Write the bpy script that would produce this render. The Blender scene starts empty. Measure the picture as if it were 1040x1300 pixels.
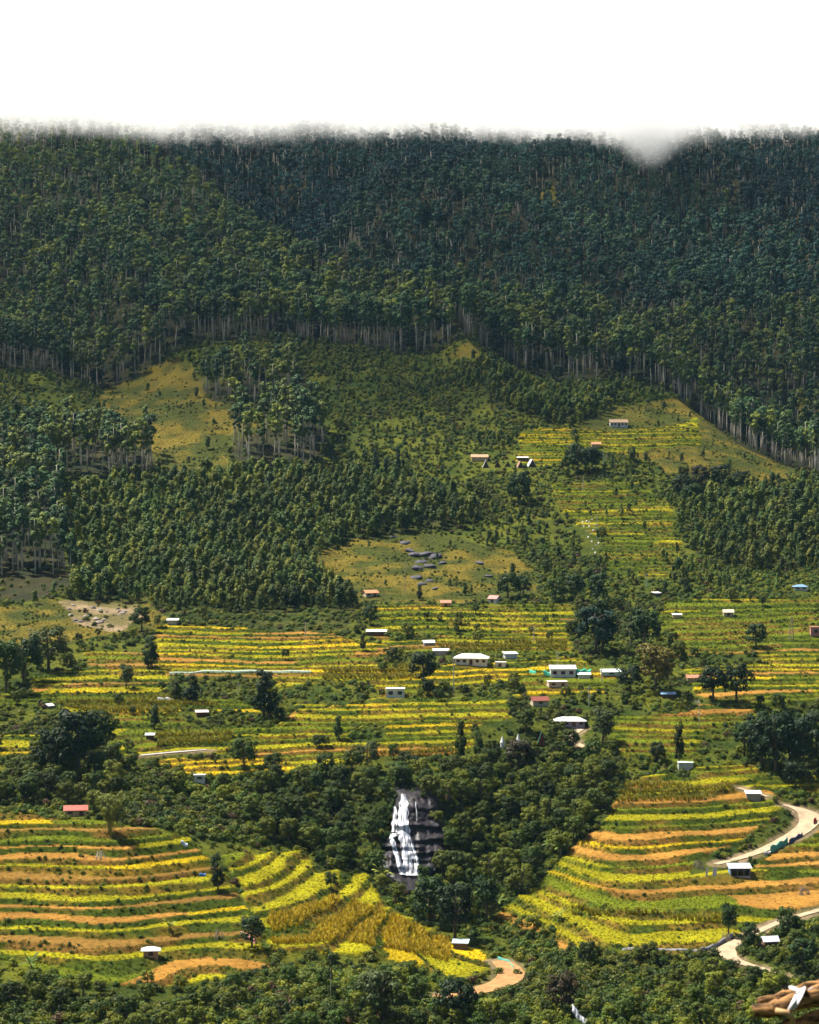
import bpy, math, random
import numpy as np
from mathutils import Vector, Matrix
random.seed(7); np.random.seed(7)
R = math.radians
sc = bpy.context.scene
C = sc.collection

# ------------------------------------------------------------------ camera, sky, sun, exposure
F = 3058.0                                  # focal length in photo pixels (1040 x 1300)
PITCH = math.atan(90.0 / F)
CP, SP = math.cos(PITCH), math.sin(PITCH)
cam_d = bpy.data.cameras.new('camera'); cam = bpy.data.objects.new('camera', cam_d); C.objects.link(cam)
cam.rotation_euler = (R(90) - PITCH, 0, 0)
cam_d.sensor_fit = 'VERTICAL'; cam_d.sensor_height = 36.0; cam_d.sensor_width = 28.8
cam_d.lens = F / 1300.0 * 36.0
cam_d.clip_start = 0.2; cam_d.clip_end = 8000
cam_d.dof.use_dof = True; cam_d.dof.focus_distance = 700; cam_d.dof.aperture_fstop = 14
sc.camera = cam

SUN_EL, SUN_AZ = 60.0, 64.0                # azimuth measured from +Y (view direction) towards the left
world = bpy.data.worlds.new('World'); sc.world = world; world.use_nodes = True
nt = world.node_tree; nt.nodes.clear()
sky = nt.nodes.new('ShaderNodeTexSky'); sky.sky_type = 'NISHITA'; sky.sun_disc = False
sky.sun_elevation = R(SUN_EL); sky.sun_rotation = R(-SUN_AZ)
sky.air_density = 1.0; sky.dust_density = 3.0; sky.ozone_density = 1.0
bg = nt.nodes.new('ShaderNodeBackground'); bg.inputs[1].default_value = 0.05
wo = nt.nodes.new('ShaderNodeOutputWorld')
nt.links.new(sky.outputs[0], bg.inputs[0]); nt.links.new(bg.outputs[0], wo.inputs[0])

sun_d = bpy.data.lights.new('sun', 'SUN'); sun_d.energy = 5.0; sun_d.angle = R(1.5); sun_d.color = (1.0, 0.95, 0.84)
sun = bpy.data.objects.new('sun', sun_d); C.objects.link(sun)
sdir = Vector((-math.sin(R(SUN_AZ)) * math.cos(R(SUN_EL)), math.cos(R(SUN_AZ)) * math.cos(R(SUN_EL)), math.sin(R(SUN_EL))))
sun.rotation_euler = sdir.to_track_quat('Z', 'Y').to_euler()
sun.location = sdir * 3000

vs = sc.view_settings
vs.view_transform = 'Standard'; vs.look = 'None'; vs.gamma = 1.0; vs.use_curve_mapping = False
vs.exposure = 1.2
cy = sc.cycles
cy.use_denoising = True; cy.use_adaptive_sampling = True; cy.adaptive_threshold = 0.02
cy.max_bounces = 10; cy.diffuse_bounces = 2; cy.glossy_bounces = 2; cy.transmission_bounces = 3
cy.volume_bounces = 8; cy.transparent_max_bounces = 8
cy.sample_clamp_indirect = 4.0

# ------------------------------------------------------------------ numeric helpers
def hash2(i, j, s):
    n = (i.astype(np.int64) * 374761393 + j.astype(np.int64) * 668265263 + s * 974711) & 0x7fffffff
    n = ((n ^ (n >> 13)) * 1274126177) & 0x7fffffff
    return ((n ^ (n >> 16)) & 0xffff) / 65535.0
def vnoise(x, y, s=0):
    xi = np.floor(x); yi = np.floor(y); fx = x - xi; fy = y - yi
    fx = fx * fx * (3 - 2 * fx); fy = fy * fy * (3 - 2 * fy)
    a = hash2(xi, yi, s); b = hash2(xi + 1, yi, s); c = hash2(xi, yi + 1, s); d = hash2(xi + 1, yi + 1, s)
    return (a * (1 - fx) + b * fx) * (1 - fy) + (c * (1 - fx) + d * fx) * fy
def fbm(x, y, scale, s=0, octs=4):
    v = 0; a = 1.0; t = 0
    for k in range(octs):
        v = v + a * vnoise(x / scale + 13.7 * k, y / scale + 7.1 * k, s + k); t += a; a *= 0.5; scale *= 0.5
    return v / t * 2 - 1
def project(X, Y, Z):
    dep = Y * CP - Z * SP; up = Y * SP + Z * CP
    return 520 + F * X / dep, 650 - F * up / dep
def ray(x, y):
    v = (650 - y) / F; dy = CP + SP * v
    return ((x - 520) / F) / dy, (-SP + CP * v) / dy      # X/Y, Z/Y

# ------------------------------------------------------------------ land cover, drawn as regions of the valley
EUC, YOUNG, SCRUB, GRASS, TERR, DENSE, BARE, THICK = 1, 2, 3, 4, 5, 6, 7, 8
cover = np.full((1300, 1040), SCRUB, np.uint8)
field = np.zeros((1300, 1040), np.uint8)
def fill(poly, val, arr=cover):
    p = np.array(poly, float)
    x0, x1 = int(max(0, p[:, 0].min())), int(min(1039, p[:, 0].max())) + 1
    y0, y1 = int(max(0, p[:, 1].min())), int(min(1299, p[:, 1].max())) + 1
    gx, gy = np.meshgrid(np.arange(x0, x1) + .5, np.arange(y0, y1) + .5)
    ins = np.zeros(gx.shape, bool)
    for k in range(len(p)):
        ax, ay = p[k - 1]; bx_, by_ = p[k]
        if ay == by_: continue
        c = ((ay > gy) != (by_ > gy)) & (gx < (bx_ - ax) * (gy - ay) / (by_ - ay) + ax)
        ins ^= c
    arr[y0:y1, x0:x1][ins] = val
nf = [0]
def terr(poly, pal):
    nf[0] += 1; fill(poly, TERR); fill(poly, nf[0], field); PALS[nf[0]] = pal
PALS = {}
Yw, YG, Gr, Or, Br, Dg = (.36, .255, .005), (.215, .195, .005), (.095, .115, .005), (.26, .13, .024), (.18, .10, .020), (.045, .065, .005)
fill([(-5, 0), (1045, 0), (1045, 606), (1000, 594), (930, 564), (860, 524), (780, 492), (690, 472), (640, 452), (400, 446), (240, 452), (130, 466), (-5, 468)], EUC)
fill([(652, 232), (690, 224), (704, 240), (672, 250)], GRASS)
fill([(40, 560), (150, 566), (190, 580), (196, 608), (150, 612), (60, 600)], EUC)
fill([(-5, 540), (60, 560), (80, 640), (92, 745), (60, 764), (-5, 764)], EUC)
fill([(256, 492), (330, 484), (390, 490), (392, 520), (310, 525), (262, 510)], EUC)
fill([(300, 560), (340, 545), (398, 540), (412, 566), (398, 592), (320, 592), (296, 582)], EUC)
fill([(92, 640), (140, 612), (300, 604), (450, 604), (560, 625), (604, 650), (590, 672), (520, 672), (430, 692), (402, 722), (450, 760), (444, 806), (330, 806), (290, 790), (215, 782), (100, 764)], YOUNG)
fill([(590, 482), (700, 488), (784, 502), (770, 532), (690, 542), (620, 520)], YOUNG)
fill([(860, 640), (930, 622), (1045, 618), (1045, 722), (960, 724), (880, 706)], YOUNG)
fill([(130, 460), (236, 458), (262, 490), (266, 512), (306, 530), (330, 545), (296, 562), (290, 598), (205, 602), (186, 572), (140, 550)], GRASS)
fill([(400, 700), (440, 684), (500, 672), (570, 680), (650, 700), (680, 728), (694, 758), (600, 764), (440, 764), (410, 730)], GRASS)
fill([(560, 458), (640, 456), (664, 474), (610, 478)], GRASS)
fill([(740, 530), (790, 514), (880, 528), (920, 556), (1010, 598), (1000, 622), (900, 600), (850, 600), (800, 578), (740, 568)], GRASS)
fill([(-5, 770), (80, 764), (190, 764), (214, 790), (190, 806), (120, 812), (60, 830), (-5, 832)], GRASS)
fill([(80, 766), (170, 762), (190, 780), (150, 800), (100, 794)], BARE)
fill([(1010, 520), (1045, 522), (1045, 545), (1020, 540)], GRASS)
# terraces
terr([(648, 552), (728, 546), (736, 566), (720, 584), (690, 592), (644, 584)], [(4, YG), (2, Yw), (2, Gr)])
terr([(740, 546), (800, 542), (890, 545), (886, 566), (800, 576), (742, 572)], [(3, YG), (3, Gr)])
terr([(700, 612), (820, 612), (850, 640), (866, 700), (850, 738), (775, 736), (760, 690), (715, 650)], [(3, Gr), (1.6, YG), (2, Dg)])
terr([(462, 768), (730, 768), (738, 806), (720, 836), (490, 832), (470, 800)], [(3, YG), (3, Gr), (1, Yw), (1, Br)])
terr([(200, 796), (330, 800), (430, 808), (500, 826), (490, 850), (420, 856), (340, 862), (210, 860)], [(3, YG), (3, Or), (2, Yw), (2, Gr), (1, Br)])
terr([(66, 828), (200, 830), (212, 862), (200, 880), (100, 880), (40, 880), (40, 850)], [(2, YG), (3, Br), (2, Gr), (1, Or)])
terr([(-5, 880), (280, 878), (330, 905), (340, 930), (280, 956), (160, 962), (130, 930), (-5, 930)], [(3, YG), (2, Yw), (3, Gr)])
terr([(340, 862), (500, 850), (720, 838), (790, 850), (770, 880), (650, 884), (530, 884), (370, 900)], [(4, YG), (1.5, Yw), (2, Gr), (1, Or)])
terr([(370, 902), (530, 888), (650, 888), (654, 922), (600, 944), (570, 958), (480, 960), (440, 975), (330, 975), (300, 950)], [(4, YG), (1.5, Yw), (1, Or), (2, Gr)])
terr([(170, 968), (300, 960), (380, 972), (320, 1010), (230, 1012), (160, 985)], [(3, YG), (2, Gr), (1, Yw)])
terr([(-5, 925), (60, 925), (60, 955), (-5, 960)], [(3, YG), (1, Yw)])
terr([(840, 764), (1045, 756), (1045, 832), (950, 840), (860, 828), (840, 800)], [(5, Gr), (2, YG)])
terr([(860, 832), (1045, 820), (1045, 895), (960, 900), (880, 880)], [(3, YG), (2, Gr), (2, Yw), (1, Or)])
terr([(770, 905), (890, 896), (960, 900), (962, 950), (880, 968), (790, 960)], [(3, Gr), (2, YG), (2, Or)])
terr([(870, 972), (1045, 972), (1045, 1012), (960, 1000), (880, 986)], [(3, YG), (2, Gr), (1, Yw)])
terr([(780, 1000), (830, 985), (950, 990), (990, 1020), (965, 1050), (900, 1088), (880, 1112), (1045, 1100), (1045, 1150), (930, 1196), (905, 1212), (706, 1214), (700, 1182), (620, 1180), (640, 1150), (700, 1100), (760, 1040)], [(7, YG), (3, Gr), (3, Or), (.8, Yw)])
terr([(985, 1080), (1045, 1045), (1045, 1110), (960, 1108)], [(3, YG), (3, Or), (2, Gr)])
terr([(-5, 1036), (130, 1042), (240, 1064), (285, 1110), (325, 1190), (340, 1226), (230, 1252), (120, 1250), (-5, 1222)], [(2, Yw), (3.5, Or), (6, YG), (2, Br), (1.5, Gr)])
terr([(285, 1085), (390, 1084), (404, 1112), (468, 1108), (486, 1150), (545, 1182), (610, 1204), (634, 1232), (590, 1248), (500, 1216), (345, 1206), (318, 1170)], [(2, Yw), (4, YG), (1, Gr)])
# hedges and copses between the fields
for q_ in ([(362, 870), (460, 866), (482, 886), (430, 898), (360, 894)], [(556, 868), (660, 866), (672, 882), (600, 888), (556, 888)], [(-5, 898), (60, 896), (100, 916), (70, 934), (-5, 936)], [(205, 902), (330, 904), (336, 924), (250, 926)],
           [(600, 925), (650, 912), (700, 922), (660, 950), (600, 950)], [(760, 882), (850, 888), (880, 898), (860, 908), (770, 908)], [(840, 836), (960, 830), (970, 842), (850, 848)], [(130, 968), (185, 962), (320, 1010), (200, 1014)],
           [(890, 925), (960, 915), (980, 950), (960, 972), (880, 968)], [(960, 895), (1045, 890), (1045, 985), (960, 985)], [(720, 800), (850, 796), (860, 836), (740, 846)], [(30, 826), (110, 822), (120, 850), (40, 858)], [(290, 1000), (330, 985), (350, 1000), (300, 1015)],
           [(440, 925), (480, 920), (480, 940), (440, 945)], [(210, 868), (300, 876), (290, 888), (220, 888)], [(490, 806), (560, 806), (560, 814), (500, 818)], [(470, 836), (530, 834), (520, 844), (480, 846)]):
    fill(q_, SCRUB); fill(q_, 0, field)
# dense woods of the gorge and the valley bottom
fill([(135, 1000), (200, 985), (330, 990), (345, 1080), (250, 1062), (140, 1042)], THICK)
fill([(322, 1010), (345, 985), (470, 978), (535, 990), (600, 962), (660, 925), (720, 935), (770, 965), (800, 985), (770, 1038), (700, 1098), (640, 1148), (612, 1190), (560, 1180), (490, 1148), (470, 1108), (410, 1108), (390, 1080), (335, 1066)], DENSE)
fill([(40, 965), (150, 950), (170, 990), (130, 1022), (-5, 1026), (-5, 980)], DENSE)
fill([(-5, 1252), (100, 1268), (220, 1276), (345, 1245), (400, 1228), (500, 1240), (580, 1275), (560, 1300), (-5, 1300)], THICK)
fill([(640, 1215), (720, 1212), (900, 1222), (1000, 1245), (1045, 1230), (1045, 1300), (560, 1300), (650, 1255)], THICK)
fill([(935, 1200), (1045, 1160), (1045, 1240), (1000, 1238), (930, 1216)], THICK)

def look(arr, px, py):
    return arr[np.clip(py, 0, 1299).astype(int), np.clip(px, 0, 1039).astype(int)]

# ------------------------------------------------------------------ terrain height field
FRONT = [(700, 905), (750, 850), (805, 800), (855, 765)]
MID = [(935, 700), (985, 650), (1035, 600), (1090, 550), (1150, 503)]
COLS = {
 0: [(462, 1315), (515, 1215), (585, 1042), (620, 1000), (655, 950)] + FRONT + MID + [(1215, 455), (1280, 400), (1350, 350), (1410, 300), (1470, 240), (1510, 195), (1550, 222), (1600, 218), (1640, 192), (1690, 177), (1760, 182), (1850, 215)],
 130: [(462, 1315), (515, 1215), (585, 1042), (620, 1000), (655, 950)] + FRONT + MID + [(1215, 455), (1280, 400), (1350, 350), (1410, 300), (1450, 252), (1490, 206), (1530, 245), (1590, 242), (1640, 194), (1700, 176), (1760, 180), (1850, 215)],
 260: [(462, 1315), (520, 1225), (585, 1070), (620, 1020), (655, 960)] + FRONT + MID + [(1215, 452), (1280, 400), (1350, 340), (1400, 298), (1430, 258), (1470, 300), (1540, 308), (1590, 248), (1650, 192), (1700, 177), (1760, 182), (1850, 215)],
 390: [(462, 1315), (505, 1240), (530, 1195), (560, 1150), (590, 1105), (607, 1085), (622, 1045), (642, 1000), (665, 960)] + FRONT + MID + [(1215, 450), (1280, 400), (1330, 362), (1370, 346), (1410, 384), (1470, 378), (1520, 348), (1580, 280), (1630, 222), (1690, 182), (1760, 186), (1850, 215)],
 470: [(462, 1315), (500, 1260), (525, 1215), (555, 1170), (580, 1130), (600, 1110), (614, 1060), (630, 1010), (665, 960)] + FRONT + MID + [(1215, 450), (1280, 400), (1335, 350), (1385, 305), (1425, 276), (1460, 268), (1520, 275), (1580, 238), (1635, 200), (1690, 183), (1760, 186), (1850, 215)],
 520: [(462, 1315), (495, 1262), (520, 1225), (550, 1192), (580, 1155), (606, 1116), (622, 1012), (640, 985), (665, 960)] + FRONT + MID + [(1215, 450), (1280, 400), (1350, 345), (1420, 290), (1480, 250), (1530, 235), (1580, 222), (1640, 198), (1690, 184), (1760, 187), (1850, 215)],
 575: [(462, 1315), (495, 1265), (520, 1232), (550, 1202), (580, 1168), (606, 1120), (624, 1020), (645, 984), (668, 960)] + FRONT + MID + [(1215, 455), (1280, 403), (1350, 350), (1420, 296), (1490, 250), (1540, 232), (1590, 212), (1645, 196), (1690, 184), (1760, 187), (1850, 215)],
 650: [(462, 1315), (500, 1265), (525, 1236), (550, 1202), (580, 1150), (605, 1100), (630, 1050), (655, 1000), (675, 960)] + FRONT + MID + [(1215, 462), (1280, 410), (1350, 360), (1425, 305), (1505, 250), (1580, 205), (1650, 196), (1690, 187), (1760, 190), (1850, 215)],
 780: [(462, 1315), (500, 1255), (520, 1215), (550, 1165), (580, 1110), (610, 1050), (635, 1000), (665, 955)] + FRONT + [(935, 700), (985, 650), (1035, 600), (1080, 556), (1130, 522), (1180, 495), (1215, 490), (1250, 494), (1300, 455), (1370, 398), (1430, 347), (1505, 290), (1580, 238), (1640, 226), (1700, 214), (1760, 214), (1850, 230)],
 910: [(462, 1315), (500, 1255), (525, 1210), (590, 1098), (620, 1040), (642, 1000), (668, 955)] + FRONT + [(935, 700), (985, 652), (1030, 612), (1070, 578), (1110, 556), (1150, 552), (1200, 538), (1260, 494), (1340, 432), (1420, 370), (1500, 300), (1570, 244), (1640, 212), (1700, 198), (1760, 200), (1850, 220)],
 1040: [(462, 1315), (500, 1255), (535, 1190), (560, 1150), (600, 1090), (632, 1030), (655, 990), (690, 940), (720, 900)] + FRONT[1:] + [(935, 705), (985, 662), (1030, 630), (1075, 604), (1110, 602), (1150, 594), (1200, 548), (1270, 482), (1340, 420), (1420, 350), (1490, 280), (1560, 236), (1640, 206), (1700, 192), (1760, 196), (1850, 220)],
}
gd = np.arange(462, 1852, 2.0); gx = np.arange(-60, 1101, 10.0)
keys = sorted(COLS)
colv = np.array([np.interp(gd, [a for a, b in COLS[k]], [b for a, b in COLS[k]]) for k in keys])      # keys x d
YM = np.array([np.interp(gx, keys, colv[:, i]) for i in range(len(gd))])                               # d x x
def blur(a, s, ax):
    n = int(3 * s); k = np.exp(-.5 * (np.arange(-n, n + 1) / s) ** 2); k /= k.sum()
    ap = np.concatenate([np.repeat(np.take(a, [0], ax), n, ax), a, np.repeat(np.take(a, [-1], ax), n, ax)], ax)
    out = 0
    for i, w in enumerate(k): out = out + w * np.take(ap, np.arange(i, i + a.shape[ax]), ax)
    return out
YM = blur(blur(YM, 2.5, 0), 2.6, 1)

near = np.array([0.5, 3, 6, 9, 12, 16, 22, 30, 45, 70, 100, 150, 200, 250, 300, 350, 395, 430, 450])
d1 = [462.0]
while d1[-1] < 1120: d1.append(d1[-1] + 0.52 + (d1[-1] - 462) / 658 * 0.42)
rows = np.concatenate([near, d1, np.arange(d1[-1] + 3, 1850, 3.2), [1880, 1940, 2050, 2200, 2400]])
outer = np.array([100., 160., 240., 360., 520., 800., 1200., 1800., 2500.])
cols = np.concatenate([-60 - outer[::-1], np.arange(-60, 1100.1, 4.0), 1100 + outer])
NR, NC = len(rows), len(cols)
GX = rows[:, None] * (cols[None, :] - 520) / F
GY = np.repeat(rows[:, None], NC, 1)
ci = np.interp(np.clip(cols, -60, 1100), gx, np.arange(len(gx)))
ri = np.interp(np.clip(rows, 462, 1850), gd, np.arange(len(gd)))
def bil(A, r, c):
    r0 = np.clip(np.floor(r).astype(int), 0, A.shape[0] - 2); c0 = np.clip(np.floor(c).astype(int), 0, A.shape[1] - 2)
    fr = r - r0; fc = c - c0
    return A[r0, c0] * (1 - fr) * (1 - fc) + A[r0, c0 + 1] * (1 - fr) * fc + A[r0 + 1, c0] * fr * (1 - fc) + A[r0 + 1, c0 + 1] * fr * fc
yv = bil(YM, np.repeat(ri[:, None], NC, 1), np.repeat(ci[None, :], NR, 0))
vv = (650 - yv) / F
Z0 = GY * (-SP + CP * vv) / (CP + SP * vv)
nz = np.interp(rows, [0, 6, 9, 12, 40, 100, 250, 350, 430, 462], [-1.75, -2.0, -2.7, -4.0, -17, -43, -92, -114, -124, -121])
w_near = np.clip((rows - 445) / 25, 0, 1)[:, None]
Z0 = nz[:, None] * (1 - w_near) + Z0 * w_near
back = np.clip((rows - 1850) / 500, 0, 1)[:, None]
Z0 = Z0 - back * 140
far_w = np.clip((GY - 1080) / 200, 0, 1) * (1 - np.clip((GY - 1850) / 100, 0, 1))
out_w = np.clip((np.abs(cols - 520) - 600) / 500, 0, 1)[None, :] * np.clip((GY - 400) / 200, 0, 1)
PX, PY = project(GX, np.maximum(GY, .3), Z0)
jx = PX + 8 * fbm(GX, GY, 14, 11, 2) + 12 * fbm(GX, GY, 45, 12, 2); jy = PY + 4 * fbm(GX, GY, 16, 21, 2)
CLS = look(cover, jx, jy)
FLD = np.where(CLS == TERR, look(field, jx, jy), 0)
CLS = np.where(GY < 462, THICK, CLS); FLD = np.where(GY < 462, 0, FLD)
isT = FLD > 0
Tw = blur(blur(isT.astype(float), 1.5, 0), 1.0, 1)
rough = np.clip((GY - 430) / 60, 0, 1)
Zn = Z0 + far_w * (15 * fbm(GX, GY, 150, 31, 3) - 36 * np.abs(fbm(GX * 1.3 + GY * .35, GY * .40, 105, 33, 2)) + 12) + rough * (1 - Tw) * 1.5 * fbm(GX, GY, 26, 41, 4) + out_w * 25 * fbm(GX, GY, 260, 51, 3)
# terrace steps
step = np.where((FLD == 18) | (FLD == 16) | (FLD == 19), np.where(FLD == 16, 1.18, 1.38), 1.02)
sstep = step * (.95 + .25 * ((FLD * 0.618) % 1.0))
q = Zn / sstep + .14 * np.sin(Zn * 2.2 + FLD) + 0.85 * fbm(GX, GY, 46, 61, 2) + 0.12 * fbm(GX, GY, 7, 62, 2) + FLD * 0.37
lev = np.floor(q); fr = q - lev
RIS = 0.30
RISA = np.where(FLD == 19, .28, np.where((FLD == 18) | (FLD == 16), .34, RIS))
prof = np.where(fr < RISA, 0.95 * np.clip(fr / RISA, 0, 1) ** 1.1, 0.95 + 0.05 * (fr - RISA) / (1 - RISA))
ZT = Zn + sstep * (prof - fr)
ZG = np.where(isT, ZT, Zn)
def gsample(A, X, Y):
    X = np.asarray(X, float); Y = np.asarray(Y, float)
    r = np.interp(Y, rows, np.arange(NR)); c = np.interp(520 + F * X / np.maximum(Y, .1), cols, np.arange(NC))
    return bil(A, r, c)
def gnear(A, X, Y):
    r = np.interp(Y, rows, np.arange(NR)); c = np.interp(520 + F * X / np.maximum(Y, .1), cols, np.arange(NC))
    return A[np.rint(r).astype(int), np.rint(c).astype(int)]
def ground(X, Y): return float(gsample(ZG, np.array([X]), np.array([Y]))[0])
RD = np.arange(462, 1840, 0.8)
def at(x, y):
    """the spot on the ground that the photo shows at a pixel"""
    tx, tz = ray(x, y)
    dz = RD * tz - gsample(ZG, RD * tx, RD)
    k = int(np.argmax(dz < 0)) if (dz < 0).any() else len(RD) - 1
    d = RD[k]
    return Vector((d * tx, d, ground(d * tx, d)))
def mpp(p): return p.y / F                  # metres per photo pixel at a spot

# ------------------------------------------------------------------ roads: courses laid first and graded into the slope
ROADS = [
 ('road', [(985, 1019), (1008, 1024), (1028, 1031), (1034, 1040), (1022, 1053), (1000, 1066), (970, 1080), (935, 1092), (902, 1099)], [2, 3.6, 5.4, 5.8, 5.2, 4.4, 3.2, 2.4, 2.2], 0, 'pale earth road bending down the bank past the tarpaulin'),
 ('path', [(930, 996), (948, 1006), (968, 1013), (985, 1019)], [1.6, 1.2, 1.2, 2], 0, 'thin earth path joining the bend of the pale road'),
 ('road', [(1050, 1150), (1010, 1164), (972, 1180), (946, 1190), (925, 1202), (913, 1212), (935, 1222), (968, 1231), (1005, 1241)], [2.2, 2.2, 2.2, 2.4, 4, 5, 3, 2, 1.6], 0, 'pale hairpin track below the brown hut'),
 ('road', [(745, 921), (728, 928), (718, 936), (730, 945), (745, 951), (756, 955)], [2.4, 3, 3.4, 2.6, 2.4, 2], 0, 'short zigzag lane below the white hipped roof'),
 ('road', [(540, 1268), (575, 1264), (610, 1258), (640, 1250), (651, 1238), (644, 1226), (628, 1219)], [3, 5, 5.5, 6, 6, 5, 3], 2, 'orange earth track curving round the rice plot'),
 ('path', [(170, 961), (200, 957), (235, 955), (272, 952)], [1.6, 2.0, 1.8, 1.2], 1, 'straight pale concrete path along a terrace edge')]
COURSE = []
for nm_, pts_, wd_, mi_, lb_ in ROADS:
    P = [at(x, y) for x, y in pts_]; dn = []; W = []
    for i in range(len(P) - 1):
        n = max(2, int((P[i + 1] - P[i]).length / .8))
        for k in range(n):
            t = k / n; p0, p1, p2, p3 = P[max(i - 1, 0)], P[i], P[i + 1], P[min(i + 2, len(P) - 1)]
            dn.append(0.5 * (2 * p1 + (p2 - p0) * t + (2 * p0 - 5 * p1 + 4 * p2 - p3) * t * t + (3 * p1 - p0 - 3 * p2 + p3) * t ** 3)); W.append(wd_[i] * (1 - t) + wd_[i + 1] * t)
    dn.append(P[-1]); W.append(wd_[-1])
    A = np.array([tuple(p) for p in dn]); W = np.array(W)
    for _ in range(2): A = blur(A, 4, 0)
    A[:, 2] = blur(gsample(ZG, A[:, 0], A[:, 1]), 7, 0)
    COURSE.append((A, W))
    r0, r1 = np.searchsorted(rows, A[:, 1].min() - 14), np.searchsorted(rows, A[:, 1].max() + 14)
    cx = 520 + F * A[:, 0] / A[:, 1]; c0, c1 = np.searchsorted(cols, cx.min() - 80), np.searchsorted(cols, cx.max() + 80)
    sx_, sy_ = GX[r0:r1, c0:c1], GY[r0:r1, c0:c1]
    best = np.full(sx_.shape, 1e9); bz = np.zeros(sx_.shape); bw = np.zeros(sx_.shape)
    for (ax, ay, az), w in zip(A, W):
        d_ = np.hypot(sx_ - ax, sy_ - ay); m_ = d_ < best; best[m_] = d_[m_]; bz[m_] = az; bw[m_] = w
    k_ = np.clip(1 - (best - bw * .5 - .4) / 2.2, 0, 1); k_ = k_ * k_ * (3 - 2 * k_)
    ZG[r0:r1, c0:c1] = ZG[r0:r1, c0:c1] * (1 - k_) + (bz - .12) * k_
    FLD[r0:r1, c0:c1][k_ > .4] = 0; CLS[r0:r1, c0:c1][k_ > .4] = BARE
    isT = FLD > 0

# ------------------------------------------------------------------ materials
def mat(name):
    m = bpy.data.materials.new(name); m.use_nodes = True; n = m.node_tree; n.nodes.clear()
    out = n.nodes.new('ShaderNodeOutputMaterial'); b = n.nodes.new('ShaderNodeBsdfPrincipled')
    n.links.new(b.outputs[0], out.inputs[0]); b.inputs['Roughness'].default_value = .85
    b.inputs['Specular IOR Level'].default_value = .2
    return m, n, b, out
def nd(n, t, **kw):
    x = n.nodes.new(t)
    for k, v in kw.items(): setattr(x, k, v)
    return x
def plain(name, col, rough=.7, var=.25, scale=2.0, dark=None, spec=.3, metal=0):
    """a painted or weathered surface: colour broken up by two noises, slight relief"""
    m, n, b, out = mat(name)
    tc = nd(n, 'ShaderNodeTexCoord'); nz_ = nd(n, 'ShaderNodeTexNoise'); nz_.inputs['Scale'].default_value = scale; nz_.inputs['Detail'].default_value = 6
    n.links.new(tc.outputs['Object'], nz_.inputs['Vector'])
    mx = nd(n, 'ShaderNodeMix', data_type='RGBA'); mr = nd(n, 'ShaderNodeMapRange')
    mr.inputs[1].default_value = .35; mr.inputs[2].default_value = .7
    n.links.new(nz_.outputs['Fac'], mr.inputs[0]); n.links.new(mr.outputs[0], mx.inputs['Factor'])
    dk = dark or tuple(c * (1 - var) for c in col)
    mx.inputs['A'].default_value = (*col, 1); mx.inputs['B'].default_value = (*dk, 1)
    n.links.new(mx.outputs['Result'], b.inputs['Base Color'])
    b.inputs['Roughness'].default_value = rough; b.inputs['Specular IOR Level'].default_value = spec; b.inputs['Metallic'].default_value = metal
    bp = nd(n, 'ShaderNodeBump'); bp.inputs['Strength'].default_value = .25; bp.inputs['Distance'].default_value = .05
    n.links.new(nz_.outputs['Fac'], bp.inputs['Height']); n.links.new(bp.outputs[0], b.inputs['Normal'])
    return m
def ground_mat():
    m, n, b, out = mat('ground')
    at_ = nd(n, 'ShaderNodeAttribute', attribute_name='col')
    g = nd(n, 'ShaderNodeNewGeometry')
    prod = at_.outputs['Color']
    for sc_, lo, hi, det in ((0.9, .45, 1.45, 8), (0.11, .75, 1.25, 4)):
        t = nd(n, 'ShaderNodeTexNoise'); t.inputs['Scale'].default_value = sc_; t.inputs['Detail'].default_value = det; t.inputs['Roughness'].default_value = .7
        n.links.new(g.outputs['Position'], t.inputs['Vector'])
        r = nd(n, 'ShaderNodeMapRange'); r.inputs[1].default_value = .3; r.inputs[2].default_value = .7; r.inputs[3].default_value = lo; r.inputs[4].default_value = hi
        n.links.new(t.outputs['Fac'], r.inputs[0])
        v = nd(n, 'ShaderNodeVectorMath', operation='SCALE'); n.links.new(prod, v.inputs[0]); n.links.new(r.outputs[0], v.inputs['Scale'])
        prod = v.outputs[0]
        if det == 8:
            bp = nd(n, 'ShaderNodeBump'); bp.inputs['Strength'].default_value = .8; bp.inputs['Distance'].default_value = .5
            n.links.new(t.outputs['Fac'], bp.inputs['Height']); n.links.new(bp.outputs[0], b.inputs['Normal'])
    n.links.new(prod, b.inputs['Base Color']); b.inputs['Roughness'].default_value = .95; b.inputs['Specular IOR Level'].default_value = .05
    return m
def leaf_mat(name, transl=.16, vary=.38):
    """foliage: the tint of the single plant, varied from leaf to leaf"""
    m, n, b, out = mat(name)
    a = nd(n, 'ShaderNodeAttribute', attribute_name='tint', attribute_type='INSTANCER')
    g = nd(n, 'ShaderNodeNewGeometry')
    r = nd(n, 'ShaderNodeMapRange'); r.inputs[3].default_value = 1 - vary; r.inputs[4].default_value = 1 + vary
    n.links.new(g.outputs['Random Per Island'], r.inputs[0])
    v = nd(n, 'ShaderNodeVectorMath', operation='SCALE'); n.links.new(a.outputs['Vector'], v.inputs[0]); n.links.new(r.outputs[0], v.inputs['Scale'])
    n.links.new(v.outputs[0], b.inputs['Base Color'])
    b.inputs['Roughness'].default_value = .6; b.inputs['Specular IOR Level'].default_value = .15
    t = nd(n, 'ShaderNodeBsdfTranslucent'); n.links.new(v.outputs[0], t.inputs[0])
    ms = nd(n, 'ShaderNodeMixShader'); ms.inputs[0].default_value = transl
    n.links.new(b.outputs[0], ms.inputs[1]); n.links.new(t.outputs[0], ms.inputs[2]); n.links.new(ms.outputs[0], out.inputs[0])
    return m
M_ground = ground_mat()
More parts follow.
